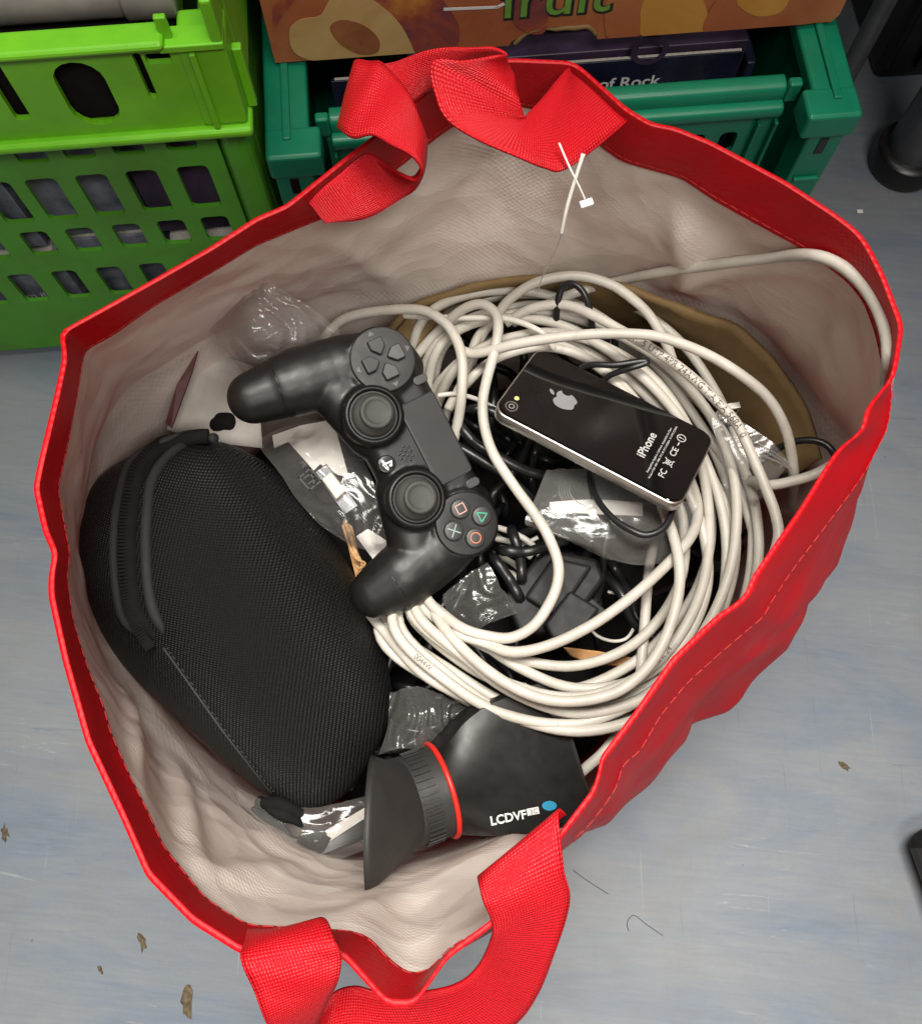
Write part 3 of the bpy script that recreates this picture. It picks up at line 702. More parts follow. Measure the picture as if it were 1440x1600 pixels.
ap = [(0, 4.6), (1.6, 5.5), (3.8, 5.5), (5.6, 4.2), (4.4, 2.9), (4.0, 1.0), (4.7, -1.0), (6.2, -2.2), (5.2, -4.6), (3.6, -6.8), (1.9, -7.2), (.2, -6.6), (-1.6, -7.2), (-3.4, -6.7), (-5.2, -4.2), (-6.2, -1.0), (-6.0, 2.0), (-4.6, 4.4), (-2.4, 5.5)]
leaf = [(.2, 6.4), (.4, 8.4), (1.8, 10.0), (3.2, 10.4), (3.1, 8.6), (1.8, 6.9)]
sm_ = [tuple(q) for q in [(a.x, a.y) for a in catmull([Vector((x, y, 0)) for x, y in ap], 4, True)]]
flat('emblem', MPt(0, 27, .2), [sm_, leaf], 'logo_silver', phone, .04)
text('lettering', 'iPhone', 7.2, MPt(-1, -26), 'phone_print', phone, .12)
text('lettering', 'Designed by Apple in California  Assembled in China', 1.75, MPt(0, -33.2), 'phone_print', phone, .02)
text('lettering', 'Model A1332  EMC 380A  FCC ID: BCG-E2380A  IC: 579C-E2380A', 1.55, MPt(0, -35.6), 'phone_print', phone, .02)
text('lettering', 'FC', 5.2, MPt(-14.0, -41), 'phone_print', phone, .06)
text('lettering', 'CE', 5.2, MPt(3.5, -41), 'phone_print', phone, .06, sx=1.1)
flat('lettering', MPt(-5.2, -41), line2d([(-2.2, -2.6), (2.2, 2.6)], .6, False) + line2d([(-2.2, 2.6), (2.2, -2.6)], .6, False) + line2d([(-1.6, 1.6), (1.6, 1.6), (1.1, -2), (-1.1, -2)], .5), 'phone_print', phone, .03)
flat('lettering', MPt(10.2, -41), [[(-1.3, -.35), (1.3, -.35), (1.3, .35), (-1.3, .35)]] + [[(x + 15.2 - 10.2, y) for x, y in q] for q in ring2d(2.2, 2.75)] + [[(4.65, -.3), (5.35, -.3), (5.35, 1.5), (4.65, 1.5)], [(4.65, -1.5), (5.35, -1.5), (5.35, -.8), (4.65, -.8)]], 'phone_print', phone, .03)
flat('frame_gap', MP @ Matrix.Translation((-29.32, -47, -4.6)) @ Matrix.Rotation(math.pi / 2, 4, 'Y'), [[(-3.4, -.4), (3.4, -.4), (3.4, .4), (-3.4, .4)]], 'print_black', phone, .06)

# ------------------------------------------------------------------ coiled white network cable
cb = thing('network_cable', 'long white network cable loosely coiled in the bag', 'cable', P(900, 800, .24))
CR = .0032
base_loop = [(640,965),(720,1033),(800,1078),(900,1098),(1000,1070),(1072,1010),(1118,930),(1130,840),(1112,750),(1072,670),(1010,592),(930,530),(850,500),(760,508),(695,548),(668,620),(660,710),(652,800),(640,890)]
lc = Vector((870, 790))
strands = []
def turn(off, z, ph, amp=13):
    pts = []
    for i, (u, v) in enumerate(base_loop):
        d = (Vector((u, v)) - lc).normalized(); a = math.atan2(d.y, d.x)
        hid = 600 < v < 930 and u < 700
        o = off * (.45 if hid else 1) * (1 + .18 * math.sin(a + ph)) + amp * math.sin(2 * a + ph * 2.3) + amp * .6 * math.sin(3 * a + ph * 4.1)
        zz = z + .003 * math.sin(2 * a + ph * 3) + (.012 if v < 600 else 0) - (.018 if hid else 0)
        pts.append(P(u + d.x * o, v + d.y * o, zz))
    o, c = tube('cable_turn', pts, CR, 'white_cable', cb, seg=10, closed=True, sub=7, wob=.03); strands.append(c)
k = 0
for off, z in ((-48, .258), (-30, .262), (-12, .264), (6, .262), (24, .263), (42, .258), (-22, .250), (2, .252), (20, .250), (36, .249), (52, .246)):
    k += 1; turn(off, z, k * 1.37)
c6 = lambda pts: crop(pts, 560, 760, 2.667)
c5 = lambda pts: crop(pts, 740, 500, 2.88)
def run(name, pts, r=CR, mat='white_cable', parent=cb, wob=.03):
    o, c = tube(name, PP(pts), r, mat, parent, seg=12, sub=8, wob=wob); return c
bvm = BVHTree.FromPolygons([Vector(q) for r in (R_, H_) for q in r], [(i, (i + 1) % NB, NB + (i + 1) % NB, NB + i) for i in range(NB)])
def on_wall(u, v, off=.0105):
    d = ray(u, v).normalized(); hs = [b.ray_cast(CAM, d) for b in (bvl, bvm)]; hs = [h[3] for h in hs if h[0] is not None]
    return CAM + d * (min(hs) - off) if hs else P(u, v, .33)
wp_ = [P(800,505,.262), P(850,478,.270), P(905,455,.28)] + [on_wall(*q) for q in [(960,440),(1040,424),(1120,413),(1200,403),(1262,398),(1305,410),(1340,437),(1367,475),(1384,522),(1387,570)]]
wp_ += [P(1382, 612, .362), P(1366, 665, .325), P(1345, 720, .285)]
tube('cable_turn', wp_, CR, 'white_cable', cb, seg=12, wob=.05)
run('cable_turn', [(500,545,.262),(513,520,.268),(540,497,.276),(590,486,.284),(655,484,.290),(692,502,.292),(713,531,.293),(722,565,.292),(721,613,.286),(715,660,.272),(700,720,.255)])
run('cable_turn', [(620,600,.255),(655,550,.264),(690,512,.276),(722,484,.288),(752,475,.294),(774,490,.296),(778,515,.296),(772,550,.294),(761,590,.290),(754,628,.286),(757,668,.284),(771,710,.284),(802,758,.283),(837,806,.282),(858,842,.281),(872,884,.280),(866,926,.278),(837,974,.275),(800,996,.273),(762,994,.271),(721,981,.268),(684,953,.262),(650,925,.25)])
run('cable_turn', [(722,548,.288),(745,552,.290),(809,537,.300),(879,526,.306),(948,521,.308),(1018,524,.308),(1070,539,.306),(1122,563,.302),(1174,598,.297),(1205,629,.292),(1226,668,.286),(1236,708,.278),(1240,748,.264),(1238,775,.23),(1236,790,.19)])
c5c = run('cable_turn', [(790,505,0.273),(830,482,0.281),(880,476,0.285),(925,492,0.289),(966,514,0.291),(1004,536,0.293),(1052,567,0.293),(1087,595,0.292),(1122,629,0.291),(1150,661,0.289),(1167,695,0.288),(1184,734,0.286),(1197,765,0.285),(1210,800,0.284),(1216,834,0.283),(1208,868,0.282),(1192,900,0.280),(1160,950,0.275),(1110,1005,0.269)])
run('cable_turn', [(735,570,.262),(755,520,.270),(779,488,.276),(798,466,.282),(833,443,.288),(876,432,.290),(912,432,.290),(948,442,.288),(972,455,.286),(1006,483,.280),(1028,514,.274),(1046,550,.266),(1058,592,.256)])
run('cable_turn', [(690,985,.262),(755,1004,.268),(792,1018,.272),(830,1016,.275),(879,1000,.277),(935,970,.279),(991,929,.279),(1040,884,.277),(1074,846,.274),(1088,816,.268),(1088,780,.262),(1070,735,.25),(1040,700,.24)])
run('cable_turn', [(1028,770,.272),(1036,798,.277),(1051,836,.282),(1061,884,.285),(1059,930,.286),(1044,985,.286),(1021,1030,.285),(991,1063,.283),(954,1085,.281),(897,1096,.279),(841,1090,.277),(785,1064,.275),(729,1020,.271),(684,968,.264),(660,920,.252)])
run('cable_turn', [(1022,850,.19),(1015,880,.235),(1010,930,.250),(1006,985,.252),(1002,1032,.252),(1000,1070,.25)])
run('cable_turn', [(570,950,.240),(597,983,.248),(627,1019,.252),(665,1056,.254),(710,1082,.254),(745,1096,.252),(800,1110,.246),(850,1130,.24)])
run('cable_turn', [(890,1225,.225),(912,1203,.232),(940,1178,.236),(968,1145,.236),(1000,1115,.236)])
run('cable_turn', [(1170,750,.262),(1200,758,.270),(1237,752,.276),(1270,742,.280),(1300,726,.284),(1330,700,.284)])
run('cable_turn', [(700,640,.258),(725,590,.266),(745,530,.27),(770,505,.268),(800,490,.262)])
def cable_text(c, body, s0, size, ang=0, flip=False):
    """printing wrapped on the jacket, following the run c from arc length s0"""
    L = [0]
    for a, b in zip(c, c[1:]): L.append(L[-1] + (b - a).length)
    V, Fc = text_geo(body, size, .0, 'LEFT'); out = []
    for q in V:
        x = q.x if not flip else -q.x; y = q.y if not flip else -q.y
        s_ = s0 + x; i = max(0, min(len(c) - 2, next((k for k in range(len(L) - 1) if L[k + 1] >= s_), len(c) - 2)))
        t = (s_ - L[i]) / max(1e-9, L[i + 1] - L[i]); p = c[i].lerp(c[i + 1], t)
        d0 = (c[i + 1] - c[max(i - 1, 0)]).normalized(); d1 = (c[min(i + 2, len(c) - 1)] - c[i]).normalized(); d = d0.lerp(d1, t).normalized(); n = (CAM - p); n = (n - d * n.dot(d)).normalized(); b = n.cross(d)
        th = y / CR + ang; out.append(p + (n * math.cos(th) + b * math.sin(th)) * (CR * 1.07 + .0001))
    obj('printed_lettering', out, Fc, 'print_cable', cb, smooth=False)
cable_text(c5c, 'CAT 5 UTP 4PR 24AWG TIA/EIA 568A  0', .084, .0056)
cable_text(strands[2], '4PR 24', .30 if False else .16, .0044); cable_text(strands[4], '0044W', .02, .0040)

# thin white leads
wl = thing('white_lead', 'thin white lead looping beside the black plug adapter', 'cable', P(960, 950, .22))
tube('lead', PP(c6([(1040,440,.226),(1090,455,.230),(1135,510,.232),(1150,570,.232),(1120,630,.232),(1060,645,.231),(990,620,.230),(950,560,.226),(945,510,.22)])), .0011, 'thin_white_cable', wl, 8)
tube('lead', PP([(770,830,.22),(790,845,.226),(815,850,.228),(840,840,.228)]), .0014, 'thin_white_cable', wl, 8)
wl2 = thing('white_lead', 'thin white lead arching from behind the controller to the phone', 'cable', P(800, 500, .25))
tube('lead', PP(crop([(-40,330,.272),(60,335,.276),(200,340,.28),(420,345,.284),(620,345,.286),(760,370,.288),(880,420,.289),(950,470,.288),(1010,560,.280)], 640, 420, 4.5)), .0020, 'thin_white_cable', wl2, 8)
tube('lead', PP(crop([(200,890,.262),(330,880,.266),(480,920,.268),(600,985,.268),(660,1040,.262)], 640, 420, 4.5)), .0016, 'thin_white_cable', wl2, 8)
wl3 = thing('white_lead', 'bunch of thin white leads under the round controller button', 'cable', P(810, 850, .22))
for pts in ([(770,822,.232),(800,832,.236),(830,850,.236),(850,880,.23)], [(775,842,.23),(805,850,.234),(830,872,.232)], [(780,868,.230),(806,884,.232),(830,910,.228)], [(785,890,.228),(805,900,.230),(822,925,.226)]):
    tube('lead', PP(pts), .0020, 'thin_white_cable', wl3, 8)

# black leads
def blk(label, runs, r=.0022):
    t = thing('black_lead', label, 'cable', P(runs[0][0][0], runs[0][0][1], .2))
    for q in runs:
        ex = lambda a, b: (a[0] + .7 * (a[0] - b[0]), a[1] + .7 * (a[1] - b[1]), a[2] - .018)
        q = [ex(q[0], q[1])] + q + [ex(q[-1], q[-2])]
        tube('lead', PP(q), r, 'black_cable', t, 8)
blk('thin black lead arching over the coil against the cardboard', [[(868,520,.27),(870,480,.284),(878,450,.292),(893,443,.295),(910,455,.294),(920,480,.288),(925,510,.278)]])
blk('black lead poking out between phone and coiled cable', [[(880,600,.270),(915,572,.284),(960,570,.290),(1003,564,.292),(1009,567,.292),(985,575,.290),(950,588,.282),(930,610,.27)]], .0020)
blk('black lead hanging in a loop below the phone', [[(920,740,.275),(930,775,.285),(955,808,.292),(985,828,.296),(1010,836,.297),(1035,826,.297),(1048,805,.295),(1052,785,.29),(1048,765,.28)]], .0021)
blk('black lead curving against the right wall of the bag', [[(1180,730,.26),(1220,698,.272),(1255,688,.28),(1285,692,.284),(1303,710,.284),(1308,740,.276),(1290,780,.26)]], .0022)
rnd = random.Random(3)
cl = thing('black_lead', 'tangle of thick black leads in the middle beneath phone and controller', 'cable', P(800, 760, .2))
for i in range(30):
    u, v = rnd.uniform(690, 1000), rnd.uniform(600, 1010); a = rnd.uniform(0, 6.28); pts = []; z = rnd.uniform(.205, .245)
    for k in range(7):
        pts.append((u, v, z + rnd.uniform(-.008, .008) - (.045 if k in (0, 6) else 0))); u += 46 * math.cos(a); v += 46 * math.sin(a); a += rnd.uniform(-.6, .6)
    tube('lead', PP(pts), rnd.choice((.0024, .0030, .0034)), 'black_cable', cl, 8)
for pts in ([(715,660,.262),(740,690,.268),(775,712,.268),(820,735,.262),(860,745,.25)], [(700,690,.258),(745,715,.264),(790,745,.262),(830,780,.252)], [(785,860,.255),(820,862,.258),(850,855,.256),(880,845,.25)], [(800,830,.252),(812,870,.254),(815,905,.25)], [(770,870,.25),(795,905,.252),(812,935,.248)], [(735,640,.262),(760,640,.268),(790,655,.266),(810,680,.258)]):
    pts = [pts[0][:2] + (.20,)] + pts + [pts[-1][:2] + (.20,)]
    tube('lead', PP(pts), .0034, 'black_cable', cl, 8)
cl2 = thing('black_lead', 'tangle of black leads at the bottom between case and viewfinder hood', 'cable', P(620, 1060, .2))
for i in range(16):
    u, v = rnd.uniform(560, 720), rnd.uniform(960, 1180); a = rnd.uniform(0, 6.28); pts = []; z = rnd.uniform(.195, .225)
    for k in range(6):
        pts.append((u, v, z + rnd.uniform(-.006, .006) - (.04 if k in (0, 5) else 0))); u += 36 * math.cos(a); v += 36 * math.sin(a); a += rnd.uniform(-.7, .7)
    tube('lead', PP(pts), rnd.choice((.002, .0028)), 'black_cable', cl2, 8)

# ------------------------------------------------------------------ black plug adapter
ad = thing('plug_adapter', 'black mains plug adapter with square pins among the cables', 'adapter', P(865, 930, .21))
prism('body', PZ([(786,932),(850,856),(935,872),(945,905),(882,992),(812,990)], .248), 0, -.03, 'adapter_black', ad, .003)
prism('face_plate', PZ([(818,935),(862,872),(925,886),(870,968)], .2485), .0045, -.002, 'adapter_black', ad, .0025)
prism('pin_block', PZ([(848,978),(888,926),(935,955),(900,1000),(862,1002)], .250), .008, -.02, 'adapter_black', ad, .002)
prism('pin', PZ([(908,948),(924,936),(958,966),(940,978)], .247), .004, -.004, 'adapter_black', ad, .001)

# ------------------------------------------------------------------ viewfinder hood
vf0 = P(690, 1234, .245); vf1 = P(862, 1172, .228)
ax = (vf1 - vf0).normalized(); vn = (CAM - vf0).normalized(); sd = vn.cross(ax).normalized(); vn = ax.cross(sd)
vf = thing('viewfinder_hood', 'black camera viewfinder hood with rubber eyecup and red ring', 'viewfinder hood', vf0 - Vector((0, 0, .05)))
def vrow(d, shp, off=(0, 0), tilt=0): return [vf0 + ax * (d + tilt * x) + sd * (x + off[0]) + vn * (y + off[1]) for x, y in shp]
NS = 48
def circ(r, ry=None): return [(r * math.cos(2 * math.pi * k / NS), (ry or r) * math.sin(2 * math.pi * k / NS)) for k in range(NS)]
def sqr(a, b, rot, e=5):
    out = []
    for k in range(NS):
        t = 2 * math.pi * k / NS; c, s_ = math.cos(t), math.sin(t)
        q = (abs(c) ** e + abs(s_) ** e) ** (-1 / e); x, y = a * q * c, b * q * s_
        out.append((x * math.cos(rot) - y * math.sin(rot), x * math.sin(rot) + y * math.cos(rot)))
    return out
mixs = lambda A, B, t: [(a[0] + (b[0] - a[0]) * t, a[1] + (b[1] - a[1]) * t) for a, b in zip(A, B)]
CI, SQ = circ(.0265), sqr(.040, .029, .16, 14)
rows = [vrow(.001, circ(.025))] + [vrow(d, mixs(CI, SQ, t), (.003 * t, -.006 * t)) for d, t in ((.001, 0), (.009, .30), (.020, .68), (.034, .93), (.046, .985), (.058, 1.0), (.0581, 1.0), (.0582, 1.09), (.078, 1.09))] + [vrow(.078, sqr(.041, .029, .16, 14), (.003, -.006)), vrow(.06, sqr(.036, .026, .16, 14), (.003, -.006))]
V, Fc = grid_geo(refine(rows[1:7], 3) + rows[7:], True); vb = obj('housing', V, Fc, 'black_plastic', vf)
es = vb.modifiers.new('e', 'EDGE_SPLIT'); es.split_angle = math.radians(24)
tube('ring', vrow(-.0005, circ(.0268)), .0016, 'red_ring', vf, closed=True, sub=2)
e0 = P(583, 1188, .272); e1 = P(571, 1398, .302); em = (e0 + e1) / 2; ev = (e1 - e0) / 2
en = Vector((0, 0, 1)); en = (en - ev.normalized() * en.dot(ev.normalized())).normalized()
end = [em - ev * math.cos(2 * math.pi * k / NS) * 1.0 + en * .030 * math.sin(2 * math.pi * k / NS) for k in range(NS)]
st = vrow(-.002, circ(.0262))
# match the end ellipse's phase to the ring's: ring index 0 points along +sd
if sd.dot(ev) > 0: end = [em + ev * math.cos(2 * math.pi * k / NS) + en * .030 * math.sin(2 * math.pi * k / NS) for k in range(NS)]
m1 = vrow(-.016, circ(.0255)); m2 = vrow(-.026, circ(.0262))
end2 = [em.lerp(p, .9) + ax * .004 for p in end]
rw = [st, m1, m2, [a.lerp(b, .35) for a, b in zip(m2, end)], [a.lerp(b, .72) for a, b in zip(m2, end)], end]
rw = refine(rw, 5) + [end2, [a.lerp(b, .5) for a, b in zip(end2, m2)], [vf0.lerp(p, .8) for p in m1]]
V, Fc = grid_geo(rw, True); obj('eyecup', V, Fc, 'black_rubber', vf)
V2, F2 = [], []
for k in range(-9, 14):
    a = math.radians(90 + k * 9); c, s_ = math.cos(a), math.sin(a)
    M = frame(vf0 + ax * -.013 + sd * (c * .0262) + vn * (s_ * .0262), ax, sd * -s_ + vn * c)
    v, f = boxv(M, (-.005, -.0006, -.0006), (.005, .0006, .00012)); q = len(V2); V2 += v; F2 += [tuple(z + q for z in g) for g in f]
tag(obj('grip_ribs', V2, F2, 'black_rubber', vf, smooth=False), kind='stuff')
bvv = BVHTree.FromPolygons([Vector(q) for q in V], Fc)
hv_ = [Vector(q.co) for q in vb.data.vertices]; bvh = BVHTree.FromPolygons(hv_, [tuple(q.vertices) for q in vb.data.polygons])
def on_vf(u, v, lift=.0010):
    h = bvh.ray_cast(CAM, ray(u, v).normalized())
    if h[0] is None: return P(u, v, .26), Vector((0, 0, 1))
    n = h[1] if h[1].dot(CAM - h[0]) > 0 else -h[1]; return h[0] + n * lift, n
def vf_text(body, size_px, uc, vc, rot, mat, bold=0.0, polys=None, nm='lettering', lift=.0010):
    if polys is None: Vt, Ft = text_geo(body, size_px, bold)
    else:
        Vt, Ft = [], []
        for po in polys: k = len(Vt); Vt += [Vector((x, y, 0)) for x, y in po]; Ft.append(tuple(range(k, k + len(po))))
    c, s_ = math.cos(rot), math.sin(rot)
    o = [on_vf(uc + q.x * c + q.y * s_, vc + q.x * s_ - q.y * c, lift)[0] for q in Vt]
    obj(nm, o, Ft, mat, vf, smooth=False)
vf_text('LCDVF', 19, 793, 1278, -.19, 'print_white', .5)
vf_text('', 0, 832, 1268, -.19, 'print_white', polys=[[(-10, -5), (9, -5), (9, 6), (-10, 6)]])
vf_text('3C', 11, 832, 1268, -.19, 'print_grey', .2, lift=.0016)
vf_text('', 0, 857, 1259, 0, 'blue_dot', polys=[[(11.5 * math.cos(a), 7.5 * math.sin(a)) for a in [2 * math.pi * i / 24 for i in range(24)]]], nm='sticker')

# ------------------------------------------------------------------ cardboard, papers, plastic film
def sheet(name, rows, mat, parent=None, amp=.0, fs=40, sub=8, thick=0, pleat=0, pdir=0):
    g = refine([[P(*q) for q in r] for r in rows], sub); g = [catmull(r, sub) for r in g]
    g = [[p + Vector((noise.noise(p * fs), noise.noise(p * fs + Vector((9, 2, 4))), noise.noise(p * fs + Vector((1, 7, 3))) + .7 * (1 - 2 * abs(noise.noise(p * fs * 1.6))))) * amp for p in r] for r in g]
    if pleat:      # long sharp folds running along pdir
        ca, sa = math.cos(pdir), math.sin(pdir)
        def fold(p):
            a, b = p.x * ca + p.y * sa, -p.x * sa + p.y * ca
            return (1 - 2 * abs(noise.noise(Vector((a * 16, b * 52 + 7 * noise.noise(p * 30), 3.3))))) + .2 * (1 - 2 * abs(noise.noise(Vector((a * 24, b * 80, 8)))))
        g = [[p + Vector((.25 * sa, .25 * ca, 1)) * pleat * fold(p) for p in r] for r in g]
    V, Fc = grid_geo(g); return obj(name, V, Fc, mat, parent, solid=thick)
bx = sheet('cardboard_box', [[(600,525,.262),(640,485,.272),(720,452,.280),(800,438,.284),(870,434,.286),(950,446,.284),(1010,462,.282),(1090,490,.280),(1160,520,.277),(1225,585,.270),(1262,650,.262),(1285,720,.25)],
     [(600,570,.21),(655,540,.21),(735,515,.21),(800,502,.21),(870,500,.21),(940,508,.21),(990,522,.21),(1050,555,.21),(1100,600,.21),(1145,660,.21),(1175,720,.21),(1190,770,.21)],
     [(605,600,.13),(660,575,.13),(735,555,.13),(800,545,.13),(870,545,.13),(930,552,.13),(980,565,.13),(1030,595,.13),(1075,640,.13),(1110,700,.13),(1130,760,.13),(1140,800,.13)]], 'cardboard', None, .002, 30, 6, .004)
tag(bx, 'torn brown cardboard carton standing against the back of the bag', 'carton')
flp = prism('cardboard_flap', PP([(615,520,.262),(640,492,.274),(700,505,.268),(720,530,.262),(660,560,.258)]), 0, -.004, 'cardboard', None, .0008)
tag(flp, 'brown cardboard flap beside the directional pad of the controller', 'cardboard')
wc = sheet('white_card', [[(300,555,.235),(345,556,.236),(400,575,.232)], [(262,672,.225),(320,690,.225),(410,700,.222)]], 'paper_grey', None, .001, 20, 6, .001)
tag(wc, 'pale grey card tucked behind the hard case', 'card')
mc = prism('dark_card', PP([(309,547,.262),(300,580,.258),(268,668,.245),(258,660,.245),(276,600,.256)]), 0, -.002, 'maroon_card', None, .0004)
tag(mc, 'dark maroon card edge sticking up behind the case against lining', 'card')
V2 = []
for j in range(9):
    for i in range(28):
        a = 2 * math.pi * i / 28; b = math.pi / 2 * j / 8
        e = 1 + .3 * noise.noise(Vector((math.cos(a) * 1.3, math.sin(a) * 1.3, b)))
        V2.append(P(352, 660, .226) + Vector((.011 * math.cos(a) * math.cos(b) * e, .008 * math.sin(a) * math.cos(b) * e, .008 * math.sin(b) - .002)))
F2 = [(j * 28 + i, j * 28 + (i + 1) % 28, (j + 1) * 28 + (i + 1) % 28, (j + 1) * 28 + i) for j in range(8) for i in range(28)]
tag(obj('black_fluff', V2, F2, 'black_cloth'), 'small lump of black fluff between the pale card and the controller grip', 'fluff')

zb = thing('zip_lock_bag', 'clear zip bag with a coiled black lead under the phone', 'plastic bag', P(950, 800, .25))
sheet('film', [[(855,735,.272),(930,735,.276),(1010,770,.276),(1090,790,.27)], [(838,775,.276),(920,785,.280),(1000,810,.279),(1085,830,.27)], [(820,822,.272),(900,838,.278),(985,850,.276),(1065,862,.268)], [(872,828,.266),(920,862,.268),(985,884,.268),(1040,882,.262)]], 'milky_film', zb, .001, 34, 10, 0, .0014, .35)
sheet('paper_slip', [[(858,785,.266),(930,780,.268),(1003,785,.268)], [(860,800,.265),(930,803,.267),(1003,806,.267)]], 'paper_white', zb, .0004, 20, 4, .0004)
for k in range(5):
    tube('coiled_lead', [P(935 + (62 - 4 * k) * math.cos(a), 765 + (42 - 3 * k) * math.sin(a), .262 + .001 * k) for a in [2 * math.pi * i / 16 for i in range(16)]], .0017, 'black_cable', zb, 8, True, 4)
pb = thing('plastic_bag', 'clear plastic bag with zip edge at right of the coil', 'plastic bag', P(1180, 700, .25))
sheet('film', [[(1112,650,.272),(1150,655,.274),(1200,690,.276),(1236,724,.274)], [(1120,700,.268),(1150,710,.272),(1190,735,.272),(1215,748,.27)], [(1130,760,.262),(1150,768,.264),(1168,778,.264),(1180,790,.262)]], 'milky_film', pb, .0018, 40, 6)
for k in range(3):
    tube('zip_edge', PP([(1180 + 8 * k, 690 + 12 * k, .2775), (1210 + 7 * k, 708 + 9 * k, .2765), (1236, 726 + 6 * k, .275)]), .0006, 'milky_film', pb, 6)
us = thing('usb_plug', 'silver USB plug standing up behind the printed cable', 'plug', P(1138, 635, .25))
Mu = frame(P(1138, 640, .268), P(1150, 628, .27) - P(1120, 632, .27), Vector((0, 0, 1)))
box('shell', Mu, (-.006, -.012, -.0022), (.006, .006, .0022), 'steel', us, .0005)
box('grip', Mu, (-.0075, -.034, -.004), (.0075, -.012, .004), 'black_plastic', us, .001)
boxes('contact_hole', Mu, [((-.004, .001, .0019), (-.0016, .0035, .0026)), ((.0016, .001, .0019), (.004, .0035, .0026))], 'lens_black', us, 0)
pl = thing('plastic_bag', 'crumpled clear plastic wrap above the controller grip, against the back lining', 'plastic bag', P(430, 520, .25))
sheet('film', [[(392,418,.322),(425,445,.318),(470,478,.306),(528,520,.292)], [(372,470,.306),(404,478,.316),(455,500,.304),(522,540,.286)], [(328,520,.282),(382,545,.296),(425,540,.302),(495,560,.276)], [(366,592,.25),(400,592,.272),(440,588,.264),(482,590,.255)]], 'milky_film', pl, .002, 26, 14, 0, .0062, 2.3)
sheet('film', [[(375,470,.30),(430,460,.31),(480,500,.302)], [(360,520,.288),(410,520,.300),(500,535,.288)], [(395,570,.272),(430,572,.278),(480,560,.274)]], 'milky_film', pl, .002, 38, 14, 0, .0060, .5)
pu = thing('plastic_bag', 'clear printed plastic bag with white plug under the left thumbstick', 'plastic bag', P(520, 760, .23))
sheet('film', [[(400,690,.255),(455,665,.262),(510,660,.264),(560,700,.262)], [(440,745,.255),(485,730,.262),(535,745,.264),(590,775,.262)], [(490,810,.250),(530,800,.257),(570,815,.257),(612,830,.252)], [(545,850,.242),(570,860,.246),(590,868,.246),(612,870,.242)]], 'clear_film', pu, .001, 50, 10, 0, .0022, 2.4)
prism('paper_slip', PP([(425,680,.250),(470,664,.252),(520,655,.252),(545,745,.250),(528,742,.25),(500,725,.25),(490,735,.25),(450,690,.25),(428,700,.25)]), 0, -.001, 'paper_white', pu, .0003)
prism('plug_body', PP([(502,748,.258),(517,737,.258),(540,766,.256),(525,780,.256)]), 0, -.006, 'cream_plastic', pu, .0008)
prism('plug_tip', PP([(499,733,.256),(509,742,.256),(507,745,.256),(496,735,.256)]), 0, -.002, 'steel', pu, .0003)
prism('plug_sleeve', PP([(492,737,.254),(510,724,.254),(560,790,.250),(538,805,.250)]), 0, -.003, 'navy_cover', pu, .0005)
Mr = frame(P(484, 748, .272), P(498, 766, .272) - P(470, 735, .272), P(500, 733, .272) - P(475, 752, .272)) @ MM
flat('printed_mark', Mr, line2d([(-5, 1), (-5, 4.5), (5.5, 4.5), (5.5, 1)], 1.0, False) + line2d([(-5, -1), (-5, -4.5), (5.5, -4.5), (5.5, -1)], 1.0, False) + line2d([(-2.5, -2), (-2.5, 2), (.4, 2)], .9, False) + line2d([(2, -2.5), (2, 2.4), (3.6, 0)], .9, False), 'print_black', pu, .05)
text('printed_mark', 'PE', 4.2, Mr @ Matrix.Translation((-10, 3, 0)), 'print_black', pu, .1)
wp = prism('white_card', PP([(556,838,.240),(575,826,.240),(640,868,.238),(612,905,.236),(590,884,.238)]), 0, -.001, 'paper_white', None, .0002)
tag(wp, 'small white card corner under the right thumbstick', 'card')
tw = thing('twine', 'frayed tan twine beside the hard case edge', 'twine', P(560, 860, .22))
tube('strand', PP([(538,815,.236),(548,838,.240),(555,862,.241),(566,882,.241),(572,905,.239),(574,925,.234)]), .0015, 'twine', tw, 6, wob=.4)
tube('strand', PP([(536,820,.236),(545,850,.239),(556,872,.242),(570,880,.244),(562,888,.243),(556,884,.242)]), .0011, 'twine', tw, 6, wob=.4)
op = prism('orange_envelope', PP([(536,812,.236),(550,822,.238),(562,870,.234),(572,915,.228),(560,920,.228),(545,860,.232)]), 0, -.002, 'orange_paper', None, .0003)
tag(op, 'tan paper edge running down beside the hard case', 'paper')
ot = sheet('torn_paper', [[(880,1012,.243),(920,1015,.246),(960,1022,.246),(1000,1030,.243)], [(890,1024,.240),(920,1035,.242),(960,1040,.242),(998,1041,.240)]], 'orange_paper', None, .0008, 50, 5, .0006)
tag(ot, 'torn strip of tan paper inside the coil near the bottom', 'paper')
pd = thing('plastic_bag', 'shiny clear plastic crumpled under the right controller grip', 'plastic bag', P(745, 935, .23))
sheet('film', [[(690,930,.252),(725,905,.256),(760,880,.256)], [(700,960,.250),(740,935,.258),(785,925,.254)], [(730,995,.246),(765,975,.254),(805,960,.248)]], 'clear_film', pd, .001, 45, 12, 0, .0035, .9)
pe = thing('plastic_bag', 'shiny crumpled clear plastic between the case and viewfinder hood', 'plastic bag', P(650, 1130, .22))
sheet('film', [[(608,1085,.238),(650,1075,.244),(700,1090,.244),(730,1105,.24)], [(605,1130,.240),(640,1120,.250),(680,1125,.248),(712,1120,.242)], [(590,1180,.236),(625,1170,.244),(655,1172,.244),(690,1160,.240)]], 'clear_film', pe, .001, 42, 12, 0, .0040, 1.2)
pf = thing('plastic_bag', 'clear plastic bag of black leads below the hard case', 'plastic bag', P(470, 1300, .22))
